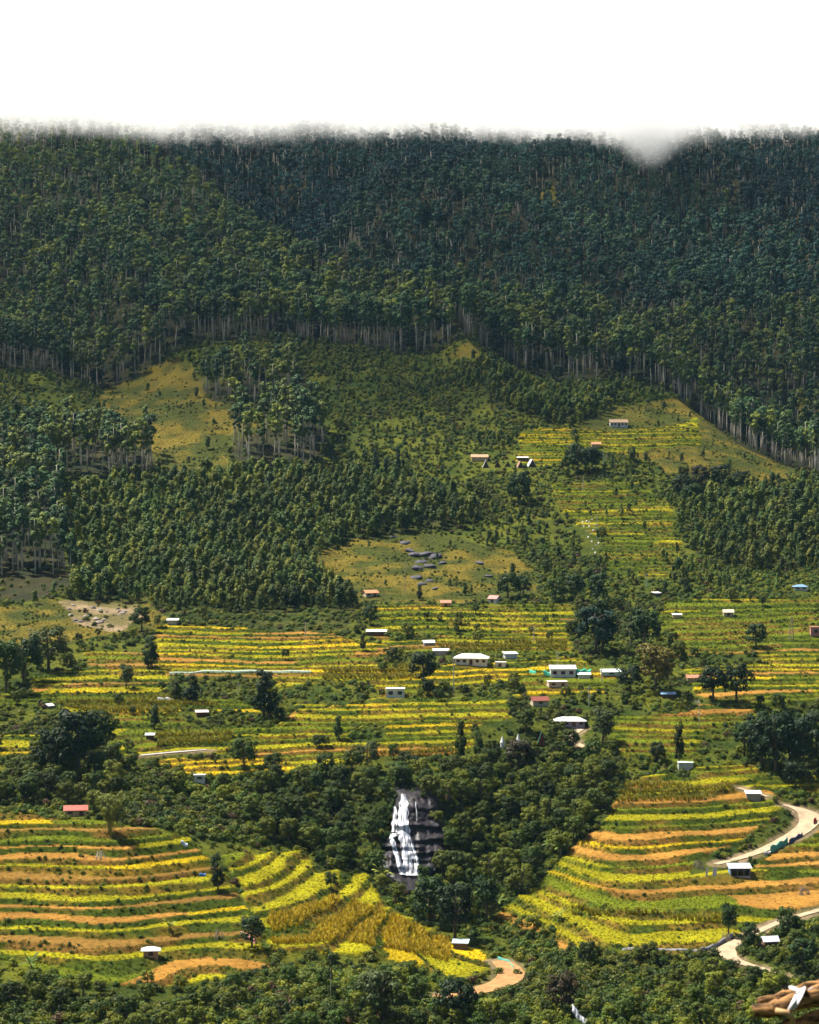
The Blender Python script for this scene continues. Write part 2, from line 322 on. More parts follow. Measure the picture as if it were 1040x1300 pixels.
M_leaf = leaf_mat('leaf'); M_blade = leaf_mat('blade', .25, .3)
M_bark = plain('pale_bark', (.62, .54, .43), .8, .4, 1.2); M_dark = plain('dark_bark', (.12, .09, .06), .9, .4, 2)

# ------------------------------------------------------------------ object helpers
def mesh_np(name, V, Fq, m=None, smooth=False, cols=None):
    me = bpy.data.meshes.new(name)
    V = np.asarray(V, np.float32); Fq = np.asarray(Fq, np.int32); k = Fq.shape[1]
    me.vertices.add(len(V)); me.vertices.foreach_set('co', V.ravel())
    me.loops.add(Fq.size); me.loops.foreach_set('vertex_index', Fq.ravel())
    me.polygons.add(len(Fq)); me.polygons.foreach_set('loop_start', np.arange(0, Fq.size, k, dtype=np.int32))
    if smooth: me.polygons.foreach_set('use_smooth', np.ones(len(Fq), bool))
    if cols is not None:
        ca = me.color_attributes.new('col', 'FLOAT_COLOR', 'POINT')
        ca.data.foreach_set('color', np.concatenate([cols, np.ones((len(cols), 1))], 1).astype(np.float32).ravel())
    me.update(calc_edges=True)
    if m: me.materials.append(m)
    return me
class MB:
    def __init__(s): s.v = []; s.f = []
    def add(s, vs_, fs):
        o = len(s.v); s.v += [tuple(p) for p in vs_]; s.f += [tuple(i + o for i in f) for f in fs]
    def box(s, c, d, M=None):
        x, y, z = (k / 2 for k in d)
        vs_ = [Vector((c[0] + sx * x, c[1] + sy * y, c[2] + sz * z)) for sx in (-1, 1) for sy in (-1, 1) for sz in (-1, 1)]
        if M: vs_ = [M @ p for p in vs_]
        s.add(vs_, [(0, 1, 3, 2), (4, 6, 7, 5), (0, 4, 5, 1), (2, 3, 7, 6), (0, 2, 6, 4), (1, 5, 7, 3)])
    def prism(s, poly, y0, y1):
        """outline in x,z pushed from y0 to y1"""
        n = len(poly)
        s.add([(x, y0, z) for x, z in poly] + [(x, y1, z) for x, z in poly],
              [tuple(range(n)), tuple(range(2 * n - 1, n - 1, -1))] + [(i, i + n, (i + 1) % n + n, (i + 1) % n) for i in range(n)])
    def tube(s, pts, rad, seg=6):
        pts = [Vector(p) for p in pts]; ring = []
        for i, p in enumerate(pts):
            t = (pts[min(i + 1, len(pts) - 1)] - pts[max(i - 1, 0)]).normalized()
            a = t.cross(Vector((0, 0, 1)) if abs(t.z) < .9 else Vector((1, 0, 0))).normalized(); b_ = t.cross(a)
            r = rad[i] if hasattr(rad, '__len__') else rad
            ring.append([p + (a * math.cos(2 * math.pi * k / seg) + b_ * math.sin(2 * math.pi * k / seg)) * r for k in range(seg)])
        vs_ = [v for g in ring for v in g]
        fs = [(i * seg + k, i * seg + (k + 1) % seg, (i + 1) * seg + (k + 1) % seg, (i + 1) * seg + k) for i in range(len(pts) - 1) for k in range(seg)]
        fs += [tuple(range(seg - 1, -1, -1)), tuple((len(pts) - 1) * seg + k for k in range(seg))]
        s.add(vs_, fs)
    def mesh(s, name, m=None, smooth=False):
        me = bpy.data.meshes.new(name); me.from_pydata(s.v, [], s.f); me.update()
        if smooth: me.polygons.foreach_set('use_smooth', np.ones(len(me.polygons), bool))
        if m: me.materials.append(m)
        return me
    def build(s, name, m, parent=None, smooth=False):
        return link(name, s.mesh(name, m, smooth), parent)
def link(name, me, parent=None):
    o = bpy.data.objects.new(name, me); C.objects.link(o)
    if parent: o.parent = parent
    return o
def tag(o, label=None, cat=None, group=None, kind=None):
    if label: o['label'] = label
    if cat: o['category'] = cat
    if group: o['group'] = group
    if kind: o['kind'] = kind
    return o
def empty(name, loc, rz=0, s=1.0):
    o = bpy.data.objects.new(name, None); C.objects.link(o); o.location = loc; o.rotation_euler = (0, 0, rz); o.scale = (s, s, s)
    o.empty_display_size = .3
    return o

# ------------------------------------------------------------------ terrain mesh, each terrace a piece of its own
n1 = fbm(GX, GY, 9, 71, 3); n2 = fbm(GX, GY, 40, 81, 3)
COL = np.zeros((NR, NC, 3))
def setc(mask, a, b_, t):
    t = np.clip(t, 0, 1)[..., None]
    COL[mask] = (np.array(a) * (1 - t) + np.array(b_) * t)[mask]
setc(CLS == SCRUB, (.026, .042, .006), (.08, .085, .008), n1 * .9 + .45 + n2 * .4)
setc(CLS == YOUNG, (.02, .032, .006), (.05, .05, .01), n1 + .5)
setc(CLS == EUC, (.016, .022, .01), (.04, .035, .014), n1 + .5)
setc(CLS == THICK, (.02, .035, .005), (.06, .075, .007), n1 + .5)
setc(CLS == DENSE, (.012, .02, .004), (.035, .045, .006), n1 + .5)
setc(CLS == GRASS, (.115, .088, .012), (.040, .048, .008), n1 * 1.7 + .5 + n2 * 1.5)
setc(CLS == BARE, (.20, .145, .085), (.10, .085, .03), n1 * 1.4 + .5)
blk = np.floor((GX + 20 * fbm(GX, GY, 60, 91, 2)) / 62.0 + hash2(lev, FLD.astype(float), 5) * 9)
hsh = hash2(lev * 7 + FLD, blk, 3)
TCOL = np.zeros((NR, NC, 3))
for fid, pal in PALS.items():
    tot = sum(w for w, c in pal); acc = 0
    for w, c in pal:
        m_ = (FLD == fid) & (hsh >= acc / tot) & (hsh <= (acc + w) / tot + 1e-9); TCOL[m_] = c; acc += w
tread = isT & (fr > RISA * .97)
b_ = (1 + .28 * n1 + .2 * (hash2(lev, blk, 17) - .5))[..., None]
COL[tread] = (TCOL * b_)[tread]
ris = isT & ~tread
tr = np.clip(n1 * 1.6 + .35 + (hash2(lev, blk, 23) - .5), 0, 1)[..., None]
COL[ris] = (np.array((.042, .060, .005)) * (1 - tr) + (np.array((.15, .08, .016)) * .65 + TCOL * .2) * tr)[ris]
COL *= (1 + .12 * n2)[..., None]
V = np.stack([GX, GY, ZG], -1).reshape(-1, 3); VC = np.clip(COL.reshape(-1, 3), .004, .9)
ii, jj = np.meshgrid(np.arange(NR - 1), np.arange(NC - 1), indexing='ij')
Q = np.stack([ii * NC + jj, ii * NC + jj + 1, (ii + 1) * NC + jj + 1, (ii + 1) * NC + jj], -1).reshape(-1, 4)
f00 = FLD[:-1, :-1]; ftag = np.where((f00 > 0), f00.astype(np.int64) * 10 ** 7 + (lev[:-1, :-1] + 300).astype(np.int64) * 10 ** 4 + (np.clip(blk[:-1, :-1], -90, 90) + 100).astype(np.int64) * 10, 0).ravel()
uq, inv, cnt = np.unique(ftag, return_inverse=True, return_counts=True)
inv = inv.ravel()
big = (cnt > 60) & (uq > 0)
base_sel = ~big[inv]
def submesh(name, sel, smooth):
    q_ = Q[sel]; u, iv = np.unique(q_, return_inverse=True)
    return mesh_np(name, V[u], iv.reshape(-1, 4), M_ground, smooth, VC[u])
hill = tag(link('hillside', submesh('hillside', base_sel, True)), 'terraced valley side rising from scrub and fields to a forested mountain', None, None, 'structure')
order = np.argsort(inv, kind='stable'); starts = np.concatenate([[0], np.cumsum(cnt)])
for g in np.nonzero(big)[0]:
    link('terrace', submesh('terrace', order[starts[g]:starts[g + 1]], False), hill)

# ------------------------------------------------------------------ things kept clear of scattered plants
KEEP = []                                    # (x0, x1, y0, y1) in photo pixels of plant bases
SMALL = []                                   # the same for low plants: only what would hide the thing
def clear(x0, x1, y0, y1, small=None): KEEP.append((x0, x1, y0, y1)); SMALL.append(small or (x0, x1, y0, y1))
def is_clear(px, py, low=False):
    ok = np.ones(len(px), bool)
    for a, b, c, d in (SMALL if low else KEEP): ok &= ~((px > a) & (px < b) & (py > c) & (py < d))
    return ok

# ------------------------------------------------------------------ roads
M_road = plain('pale_earth_road', (.40, .30, .19), .95, .35, .5); M_conc = plain('concrete_track', (.42, .39, .35), .9, .35, .8)
M_orange = plain('orange_earth', (.36, .19, .07), .95, .4, .5)
for (nm_, pts_, wd_, mi_, lb_), (A, W) in zip(ROADS, COURSE):
    T = np.gradient(A[:, :2], axis=0); T /= np.linalg.norm(T, axis=1)[:, None]; N_ = np.stack([-T[:, 1], T[:, 0]], 1)
    K = 7; wv = W * (1 + .10 * fbm(np.arange(len(W)) * 1.0, np.zeros(len(W)), 9, 3, 2)); V_ = []
    for i in range(len(A)):
        for k in range(K):
            u = k / (K - 1) - .5; q_ = A[i, :2] + N_[i] * wv[i] * u
            V_.append((q_[0], q_[1], A[i, 2] + .05 - .05 * (abs(abs(u) - .25) < .09) + .03 * random.random()))
    Fq = [(i * K + k, i * K + k + 1, (i + 1) * K + k + 1, (i + 1) * K + k) for i in range(len(A) - 1) for k in range(K - 1)]
    o = link(nm_, mesh_np(nm_, V_, Fq, (M_road, M_conc, M_orange)[mi_], True)); tag(o, lb_, None, None, 'structure')
    for p in A[::3]:
        x, y = project(*p); clear(x - 5, x + 5, y - 4, y + 9)

# ------------------------------------------------------------------ waterfall and rock face
M_rock = plain('wet_dark_rock', (.009, .008, .012), .5, .4, .5, (.028, .021, .023), .25)
M_rock2 = plain('grey_rock', (.085, .08, .10), .85, .4, .4, (.035, .033, .042))
def water_mat():
    m, n, b, out = mat('white_water')
    g = nd(n, 'ShaderNodeNewGeometry'); mp = nd(n, 'ShaderNodeMapping'); mp.inputs['Scale'].default_value = (1.5, .3, .07)
    t = nd(n, 'ShaderNodeTexNoise'); t.inputs['Scale'].default_value = 1.2; t.inputs['Detail'].default_value = 6
    n.links.new(g.outputs['Position'], mp.inputs[0]); n.links.new(mp.outputs[0], t.inputs['Vector'])
    r = nd(n, 'ShaderNodeMapRange'); r.inputs[1].default_value = .40; r.inputs[2].default_value = .56
    n.links.new(t.outputs['Fac'], r.inputs[0])
    mx = nd(n, 'ShaderNodeMix', data_type='RGBA'); mx.inputs['A'].default_value = (.22, .24, .30, 1); mx.inputs['B'].default_value = (.72, .73, .76, 1)
    n.links.new(r.outputs[0], mx.inputs['Factor']); n.links.new(mx.outputs['Result'], b.inputs['Base Color'])
    b.inputs['Roughness'].default_value = .4
    mp2 = nd(n, 'ShaderNodeMapping'); mp2.inputs['Scale'].default_value = (1.7, .3, .05)
    t2_ = nd(n, 'ShaderNodeTexNoise'); t2_.inputs['Scale'].default_value = 1.0; t2_.inputs['Detail'].default_value = 5; t2_.inputs['Roughness'].default_value = .65
    n.links.new(g.outputs['Position'], mp2.inputs[0]); n.links.new(mp2.outputs[0], t2_.inputs['Vector'])
    r2 = nd(n, 'ShaderNodeMapRange'); r2.inputs[1].default_value = .36; r2.inputs[2].default_value = .50; n.links.new(t2_.outputs['Fac'], r2.inputs[0]); n.links.new(r2.outputs[0], b.inputs['Alpha'])
    bp = nd(n, 'ShaderNodeBump'); bp.inputs['Strength'].default_value = .6; bp.inputs['Distance'].default_value = .4
    bp.inputs['Strength'].default_value = .25; n.links.new(t.outputs['Fac'], bp.inputs['Height']); n.links.new(bp.outputs[0], b.inputs['Normal'])
    return m
M_water = water_mat()
FD = 600.0                                   # distance of the fall
def fpt(x, y, d=FD): tx, tz = ray(x, y); return Vector((d * tx, d, d * tz))
HX = np.arange(464, 590, 4.0); HY = np.arange(988, 1142, 4.0)
HD = np.array([[at(x, y).y for x in HX] for y in HY]); HD = blur(blur(HD, 1.2, 0), 1.2, 1)
def cliff_d(x, y):
    """depth of the ledged rock face at a spot of it: just proud of the hillside, sinking into it at its edges"""
    h = float(bil(HD, np.array([np.interp(y, HY, np.arange(len(HY)))]), np.array([np.interp(x, HX, np.arange(len(HX)))]))[0])
    wob = 5 * float(fbm(np.array([x * 1.0]), np.array([y * 1.0]), 16, 6, 2)[0])
    le = np.interp(y, [1004, 1012, 1050, 1066, 1074, 1110, 1122], [498, 500, 497, 494, 486, 490, 500]) + wob
    re = np.interp(y, [1004, 1012, 1036, 1050, 1060, 1096, 1110, 1122], [546, 554, 560, 562, 568, 570, 556, 540]) + wob
    ins = max(-1.0, min(1.0, min(x - le, re - x) / 6.0))
    led = 1.5 * float(fbm(np.array([x * .10]), np.array([y * 1.0]), 8, 3, 3)[0]) + .4 * float(fbm(np.array([x * 1.2]), np.array([y * .3]), 8, 4, 2)[0])
    led = math.floor(led * 3.2) / 3.2 * .8 + led * .25
    return h - 2.2 * ins - 1.2 + led * 1.1
xs = np.arange(470, 582, 2.0); ys = np.arange(996, 1132, 2.0); Vc = []
for y in ys:
    for x in xs:
        p = fpt(x, y, cliff_d(x, y) + .30 * random.uniform(-1, 1)); Vc.append(p)
nx = len(xs)
Fc = [(i * nx + j, (i + 1) * nx + j, (i + 1) * nx + j + 1, i * nx + j + 1) for i in range(len(ys) - 1) for j in range(nx - 1)]
cl = link('rock_face', mesh_np('rock_face', Vc, Fc, M_rock, False)); tag(cl, 'dark ledged rock face behind the white waterfall', None, None, 'structure')
def stream(name, pts, label, depth=None, seg=7, lift=.7):
    """a falling sheet of water: (x, y, width px)"""
    V_ = []; rowsn = 0
    for i in range(len(pts) - 1):
        for k in range(8):
            t = k / 8; x = pts[i][0] * (1 - t) + pts[i + 1][0] * t; y = pts[i][1] * (1 - t) + pts[i + 1][1] * t; w = pts[i][2] * (1 - t) + pts[i + 1][2] * t
            for j in range(seg):
                u = j / (seg - 1) - .5
                xx = x + u * w * (1 + .10 * math.sin(y * .5 + i)) + .35 * math.sin(y * .33)
                dd = (depth(xx, y) if depth else cliff_d(xx, y)) - lift - .5 * (1 - 4 * u * u) + random.uniform(-.04, .04)
                V_.append(fpt(xx, y, dd))
            rowsn += 1
    Fq = [(r_ * seg + j, (r_ + 1) * seg + j, (r_ + 1) * seg + j + 1, r_ * seg + j + 1) for r_ in range(rowsn - 1) for j in range(seg - 1)]
    return mesh_np(name, V_, Fq, M_water, True)
wf = empty('waterfall', fpt(515, 1112)); tag(wf, 'tall white waterfall splitting over dark ledges in the wooded gorge', 'waterfall')
for nm, pts in (('main_fall', [(512, 1008, 4), (513, 1020, 12), (512, 1040, 13), (513, 1058, 16), (516, 1075, 14), (519, 1092, 16), (524, 1114, 16)]),
                ('side_fall', [(502, 1024, 3), (501, 1045, 7), (501, 1058, 8)]),
                ('lower_fall', [(506, 1058, 18), (497, 1064, 6), (502, 1080, 6), (508, 1098, 7), (512, 1112, 9)]),
                ('trickle', [(528, 1018, 1.2), (530, 1045, 1.4)]),
                ('thin_fall', [(520, 1062, 2.5), (527, 1082, 4), (531, 1096, 4), (529, 1112, 6)])):
    o = link(nm, stream(nm, pts, None)); o.parent = wf; o.matrix_parent_inverse = Matrix.Translation(-wf.location)
clear(499, 528, 1012, 1045, (502, 526, 1014, 1045)); clear(492, 552, 1045, 1114, (496, 550, 1045, 1110)); clear(500, 538, 1112, 1136, (504, 534, 1112, 1122))
# lower cascade at the bottom of the valley
pb = at(740, 1292)
def lowd(x, y): return pb.y - 3 + (1295 - y) * .12
lw = link('cascade', stream('cascade', [(727, 1275, 2), (730, 1283, 7), (735, 1290, 9), (743, 1298, 12), (752, 1308, 14)], None, lowd)); tag(lw, 'small white cascade falling through bushes at the valley bottom', 'waterfall')
clear(718, 752, 1278, 1320, (724, 746, 1282, 1312))
# bare rock slabs on the grass slope and rubble patch
def boulder(name, p, s, seed, flat=.5, m=M_rock2, label=None, cat=None, group=None):
    rnd = np.random.RandomState(seed); V_ = []; n_, k_ = 7, 10
    for i in range(n_ + 1):
        th = math.pi * i / n_
        for j in range(k_):
            ph = 2 * math.pi * j / k_; r = 1 + .28 * (rnd.rand() - .5) + .2 * math.sin(3 * ph + seed)
            V_.append((s * r * math.sin(th) * math.cos(ph), s * r * math.sin(th) * math.sin(ph) * .8, s * flat * r * math.cos(th)))
    Fq = [(i * k_ + j, (i + 1) * k_ + j, (i + 1) * k_ + (j + 1) % k_, i * k_ + (j + 1) % k_) for i in range(n_) for j in range(k_)]
    o = link(name, mesh_np(name, V_, Fq, m)); o.location = p; o.rotation_euler = (R(14), 0, seed * 1.3)
    tag(o, label, cat, group); return o
for k, (x, y, s) in enumerate([(514, 690, 2.2), (521, 700, 2.4), (528, 706, 3.6), (541, 706, 4.0), (551, 708, 3.4), (536, 714, 2.6), (530, 722, 3.0), (546, 720, 2.6), (561, 716, 2.0), (529, 734, 2.4), (536, 742, 2.0), (610, 716, 2.2), (620, 732, 1.6), (552, 748, 1.6), (545, 738, 1.8), (500, 682, 1.8)]):
    boulder('rock_slab', at(x, y), s, k, .35, M_rock2, 'dark grey rock slab breaking through the yellow grass slope', 'rock', 'rock slabs on the grass slope')
M_pale = plain('pale_rock', (.30, .25, .21), .9, .4, .6)
for k in range(22):
    x, y = random.uniform(88, 160), random.uniform(768, 794)
    boulder('rock', at(x, y), random.uniform(.5, 1.5), 40 + k, .6, M_pale if k % 3 else M_rock2, 'pale rock lying on the bare patch above the left terraces', 'rock', 'rocks on the bare patch')

# ------------------------------------------------------------------ houses
PAINT = {}
def paint(c, kind='wall'):
    key = (tuple(c), kind)
    if key not in PAINT:
        PAINT[key] = plain(f'{kind}_paint', c, .8 if kind == 'wall' else .5, .22, 1.2 if kind == 'wall' else .8)
    return PAINT[key]
M_glass = plain('dark_glass', (.03, .035, .05), .15, .3, 1, None, .6); M_door = plain('wood_door', (.10, .06, .035), .8, .3, 3)
M_post = plain('grey_timber', (.22, .18, .14), .9, .3, 2)
WHITE, CREAM, BEIGE, ORANGE, RUST, BROWN, TIN, BLUE = (.66, .65, .64), (.52, .44, .30), (.55, .40, .24), (.50, .24, .11), (.24, .07, .045), (.13, .075, .045), (.58, .60, .64), (.16, .28, .44)
def house(x, y, w, h, label, name='house', wall=WHITE, roof=TIN, kind='gable', rz=0, win=0, door=0, deep=.7, cat='house', wcol=None, open_front=False, clr=14, group=None):
    """w, h: width and height of the house in photo pixels"""
    w *= .93; h *= .9
    p = at(x, y); s = mpp(p); W = w * s; H = h * s; D = max(2.2, W * deep)
    zs = [ground(p.x + a * W / 2, p.y + b * D) for a in (-1, 0, 1) for b in (0, .5, 1)]
    z = max(p.z, zs[0], zs[3], zs[6]) + .05
    root = empty(name, (p.x, p.y + D / 2, z), R(rz)); tag(root, label, cat, group)
    wm, rm = paint(wall), paint(roof, 'roof')
    y0, y1 = -D / 2, D / 2; e = .35
    if kind == 'aframe':
        m = MB(); m.prism([(-W / 2 + .25, 0), (W / 2 - .25, 0), (0, H - .3)], y0 + .2, y1 - .2); m.build('wall', wm, root)
        for sgn in (-1, 1):
            m = MB(); t = .12
            m.prism([(sgn * (W / 2 + .1), -.2), (0, H), (0, H - .25), (sgn * (W / 2 - .15), -.2)][::sgn], y0 - .1, y1 + .1); m.build('roof_slope', rm, root)
        m = MB(); m.box((0, y0 + .14, min(.9, H * .3)), (W * .22, .12, min(1.8, H * .55))); m.build('door', M_door, root)
    else:
        wh = H if kind == 'flat' else H * (.62 if kind != 'shed' else .78)
        m = MB()
        if open_front:
            m.box((0, y1 - .1, wh / 2 - .6), (W, .2, wh + 1.2)); m.box((-W / 2 + .1, .1, wh / 2 - .6), (.2, D - .4, wh + 1.2)); m.box((W / 2 - .1, .1, wh / 2 - .6), (.2, D - .4, wh + 1.2))
            m.build('wall', wm, root)
            for k in range(4):
                m = MB(); m.box((-W / 2 + .2 + k * (W - .4) / 3, y0 + .12, wh / 2 - .3), (.16, .16, wh + .6)); m.build('post', M_post, root)
            m = MB(); m.box((0, 0, -.35), (W, D, .5)); m.build('floor_slab', paint((.45, .40, .35)), root)
        else:
            m.box((0, 0, wh / 2 - .8), (W, D, wh + 1.6)); m.build('wall', wm, root)
        if kind == 'gable':
            if not open_front:
                for sx in (-1, 1):
                    m = MB(); g = [(y0 + .02, wh), (y1 - .02, wh), (0, H - .12)]
                    m.add([(sx * (W / 2 - .1), a, b) for a, b in g] + [(sx * (W / 2 - .003), a, b) for a, b in g], [(0, 1, 2), (5, 4, 3), (0, 3, 4, 1), (1, 4, 5, 2), (2, 5, 3, 0)]); m.build('gable', wm, root)
            for sgn in (-1, 1):
                m = MB(); rise = (H - wh); t = .12; ye = sgn * (D / 2 + e)
                ze = wh - rise * e / (D / 2)
                m.add([(-W / 2 - e, 0, H), (W / 2 + e, 0, H), (W / 2 + e, ye, ze), (-W / 2 - e, ye, ze), (-W / 2 - e, 0, H + t), (W / 2 + e, 0, H + t), (W / 2 + e, ye, ze + t), (-W / 2 - e, ye, ze + t)],
                      [(0, 1, 2, 3), (7, 6, 5, 4), (0, 4, 5, 1), (1, 5, 6, 2), (2, 6, 7, 3), (3, 7, 4, 0)])
                m.build('roof_slope', rm, root)
        elif kind == 'hip':
            m = MB(); a, b = W / 2 + e + .2, D / 2 + e + .2; rl = max(.2, W / 2 - D / 2 * .8)
            m.add([(-a, -b, wh), (a, -b, wh), (a, b, wh), (-a, b, wh), (-rl, 0, H), (rl, 0, H), (-a, -b, wh - .12), (a, -b, wh - .12), (a, b, wh - .12), (-a, b, wh - .12)],
                  [(0, 1, 5, 4), (1, 2, 5), (2, 3, 4, 5), (3, 0, 4), (9, 8, 7, 6), (0, 6, 7, 1), (1, 7, 8, 2), (2, 8, 9, 3), (3, 9, 6, 0)]); m.build('roof', rm, root)
        elif kind == 'shed':
            m = MB(); a, b = W / 2 + e, D / 2 + e; t = .12
            vs_ = [(-a, -b, wh - .05), (a, -b, wh - .05), (a, b, H), (-a, b, H)]
            m.add(vs_ + [(q_[0], q_[1], q_[2] + t) for q_ in vs_], [(3, 2, 1, 0), (4, 5, 6, 7), (0, 1, 5, 4), (1, 2, 6, 5), (2, 3, 7, 6), (3, 0, 4, 7)]); m.build('roof', rm, root)
        else:
            m = MB(); m.box((0, 0, wh + .08), (W + .3, D + .3, .16)); m.build('roof', rm, root)
        n = win + door
        for k in range(n):
            cx = -W / 2 + W * (k + .5) / n
            isd = (k == n // 2 and door) or (door > 1 and k % 2)
            m = MB(); gw = max(.5, min(1.3, W / n * .5))
            if isd: m.box((cx, y0 - .02, min(1.0, wh * .4)), (min(1.0, gw), .1, min(2.0, wh * .8))); m.build('door', M_door, root)
            else:
                m.box((cx, y0 - .02, wh * .56), (gw, .1, wh * .4)); wdw = m.build('window', paint(wcol) if wcol else M_glass, root)
                m = MB(); m.box((cx, y0 - .07, wh * .56 - wh * .2 - .05), (gw + .25, .14, .1)); m.build('sill', wm, wdw)
    x_, y_ = project(p.x, p.y, z)
    clear(x_ - w / 2 - 5, x_ + w / 2 + 5, y_ - h - 2, y_ + clr, (x_ - w / 2 - 1, x_ + w / 2 + 1, y_ - 4, y_ + (7 if w < 18 else 4)))
    return root
HOUSES = []
house(786, 543, 24, 10, 'long white cottage with brown roof above the highest terraces', roof=(.30, .19, .12), win=4, door=1)
house(609, 586, 22, 9, 'low hut with straw brown roof beside the row of tents', 'hut', BEIGE, (.40, .24, .13), cat='hut')
for x, y, w, h, c, lb in ((617, 594, 9, 11, WHITE, 'narrow white tent leaning beside the straw brown hut'), (632, 594, 9, 9, (.34, .20, .12), 'brown tent shelter next to the narrow white tent'), (645, 593, 8, 8, (.34, .20, .12), 'smallest brown tent shelter in the middle of the row'),
                       (660, 594, 9, 9, (.30, .18, .12), 'brown tent shelter in front of the white flat roof'), (675, 593, 12, 10, WHITE, 'wide white tent at the end of the row of shelters')):
    house(x, y, w, h, lb, 'tent_shelter', BROWN, c, 'aframe', random.uniform(-20, 20), cat='tent', clr=10)
house(664, 585, 14, 5, 'small open shelter with white flat roof behind the brown tents', 'shelter', BROWN, WHITE, 'shed', cat='hut')
house(757, 569, 12, 7, 'little hut with orange roof behind the dark round trees', 'hut', BEIGE, ORANGE, cat='hut')
house(470, 758, 18, 9, 'cream hut with orange tile roof below the grass slope', 'hut', CREAM, ORANGE, rz=25, win=1, door=1, cat='hut')
house(566, 770, 13, 8, 'orange walled hut at the top of the middle terraces', 'hut', (.58, .30, .16), (.40, .20, .12), door=1, cat='hut')
house(628, 766, 14, 10, 'white hut with red gable roof at the foot of the grass slope', 'hut', WHITE, RUST, rz=-40, door=1, cat='hut')
house(834, 757, 9, 5, 'tiny shed with white tin roof above the right terraces', 'shed', BROWN, WHITE, 'shed', 25, cat='hut')
house(860, 785, 11, 5, 'small white roofed shed among the right terraces', 'shed', BEIGE, WHITE, 'shed', cat='hut')
house(925, 783, 13, 8, 'cream field hut with dark doorway on the right terraces', 'hut', CREAM, (.62, .52, .38), door=1, cat='hut')
house(1017, 750, 17, 8, 'pale house with blue roof at the edge of the wood', roof=BLUE, win=2, kind='hip')
house(1036, 808, 14, 12, 'pink plastered house beside the lattice pylon', wall=(.48, .22, .20), roof=(.40, .18, .15), kind='flat', win=1)
house(219, 793, 14, 7, 'small shed with white roof at the corner of the left terraces', 'shed', (.40, .42, .48), WHITE, 'shed', cat='hut')
house(478, 807, 26, 6, 'long low shed with grey tin roof under the young wood', 'shed', BROWN, (.60, .58, .56), 'shed', cat='hut', win=2)
house(544, 820, 14, 7, 'grey roofed shed on the slope above the white bungalow', 'shed', (.28, .28, .30), (.70, .72, .75), 'gable', 15, cat='hut')
house(560, 832, 20, 7, 'low white outbuilding beside the white bungalow', 'outbuilding', (.60, .48, .38), WHITE, 'shed', cat='hut')
house(599, 846, 44, 15, 'white bungalow with dark windows and door on the middle terraces', win=4, door=1, roof=WHITE, rz=-6, deep=.5, kind='hip')
house(648, 836, 17, 8, 'white shed with tin roof uphill of the white bungalow', 'shed', WHITE, TIN, 'shed', 12, cat='hut')
house(636, 848, 14, 6, 'small white store beside the end of the bungalow', 'store', WHITE, WHITE, 'flat', -14, cat='hut', door=1)
house(715, 861, 34, 15, 'white house with purple windows and green net fence', win=3, wcol=(.10, .02, .10), roof=WHITE, kind='shed', deep=.6, door=0)
house(742, 862, 16, 7, 'white annex next to the house with purple windows', 'annex', WHITE, (.66, .70, .68), 'shed', cat='house')
house(776, 858, 26, 8, 'pale green roofed shed under the large yellow green tree', 'shed', (.50, .60, .58), (.60, .72, .68), 'gable', 4, cat='hut', win=1)
house(708, 874, 26, 7, 'ruined stone store with open dark doorway below the white house', 'store', (.55, .42, .34), (.62, .55, .50), 'flat', 6, cat='hut', door=1, win=1)
house(502, 887, 25, 12, 'flat white block with two small square windows', kind='flat', win=2, roof=WHITE)
house(685, 897, 22, 12, 'cream house with dark red roof among the trees', wall=CREAM, roof=RUST, rz=14, win=1)
house(724, 925, 40, 13, 'house with wide white hipped roof above the zigzag lane', wall=(.30, .26, .34), roof=WHITE, kind='hip', win=3, door=1, deep=.6)
house(688, 948, 12, 20, 'tall narrow tent shaped chapel with dark green and red sides', 'chapel', (.40, .10, .06), (.03, .08, .06), 'aframe', cat='chapel')
house(887, 866, 30, 8, 'low house with rusty brown roof between two dark trees', wall=BEIGE, roof=(.40, .17, .10), kind='gable')
house(849, 887, 18, 6, 'shed with blue roof sheet beneath the large yellow green tree', 'shed', BROWN, (.22, .38, .58), 'shed', cat='hut')
house(256, 910, 15, 7, 'pink roofed hut hidden in bushes beside a terrace', 'hut', BROWN, (.72, .55, .55), 'shed', 10, cat='hut')
house(190, 939, 10, 6, 'tiny hut with pale tin roof above the concrete path', 'hut', BROWN, TIN, 'shed', cat='hut')
house(61, 900, 9, 6, 'tiny white gabled hut at the edge of the maize field', 'hut', (.30, .25, .2), WHITE, 'gable', 50, cat='hut')
house(253, 994, 15, 8, 'small white walled store in the scrub below the concrete path', 'store', WHITE, (.5, .45, .4), 'flat', 5, cat='hut', win=1)
house(95, 1037, 30, 13, 'farm hut with rusty red roof and beige wall above the left terraces', 'farm_hut', (.55, .36, .22), (.42, .10, .07), 'gable', 8, win=1, door=1, cat='hut')
house(191, 1217, 20, 12, 'small field hut with pale hipped roof on the bright yellow terrace', 'field_hut', (.50, .30, .18), WHITE, 'hip', 4, cat='hut', door=1)
house(957, 1017, 19, 9, 'flat white roofed shed beside the thin earth path', 'shed', (.30, .26, .24), WHITE, 'shed', cat='hut')
house(940, 1114, 28, 14, 'open fronted shed with white tin roof and blue inside below the road', 'shed', (.16, .26, .46), TIN, 'shed', 2, open_front=True, cat='hut', clr=8)
house(978, 1203, 20, 13, 'brown timber hut with white tin roof above the hairpin track', 'hut', (.26, .14, .07), TIN, 'gable', 12, cat='hut', door=1)
house(585, 1206, 19, 10, 'shelter with pale blue roof beside the rice plot', 'shelter', (.14, .10, .08), (.50, .62, .78), 'shed', -8, cat='hut')
house(871, 980, 20, 6, 'long low trough shed with pale green cover beside the lane', 'shed', (.50, .52, .45), (.58, .66, .60), 'flat', cat='hut')
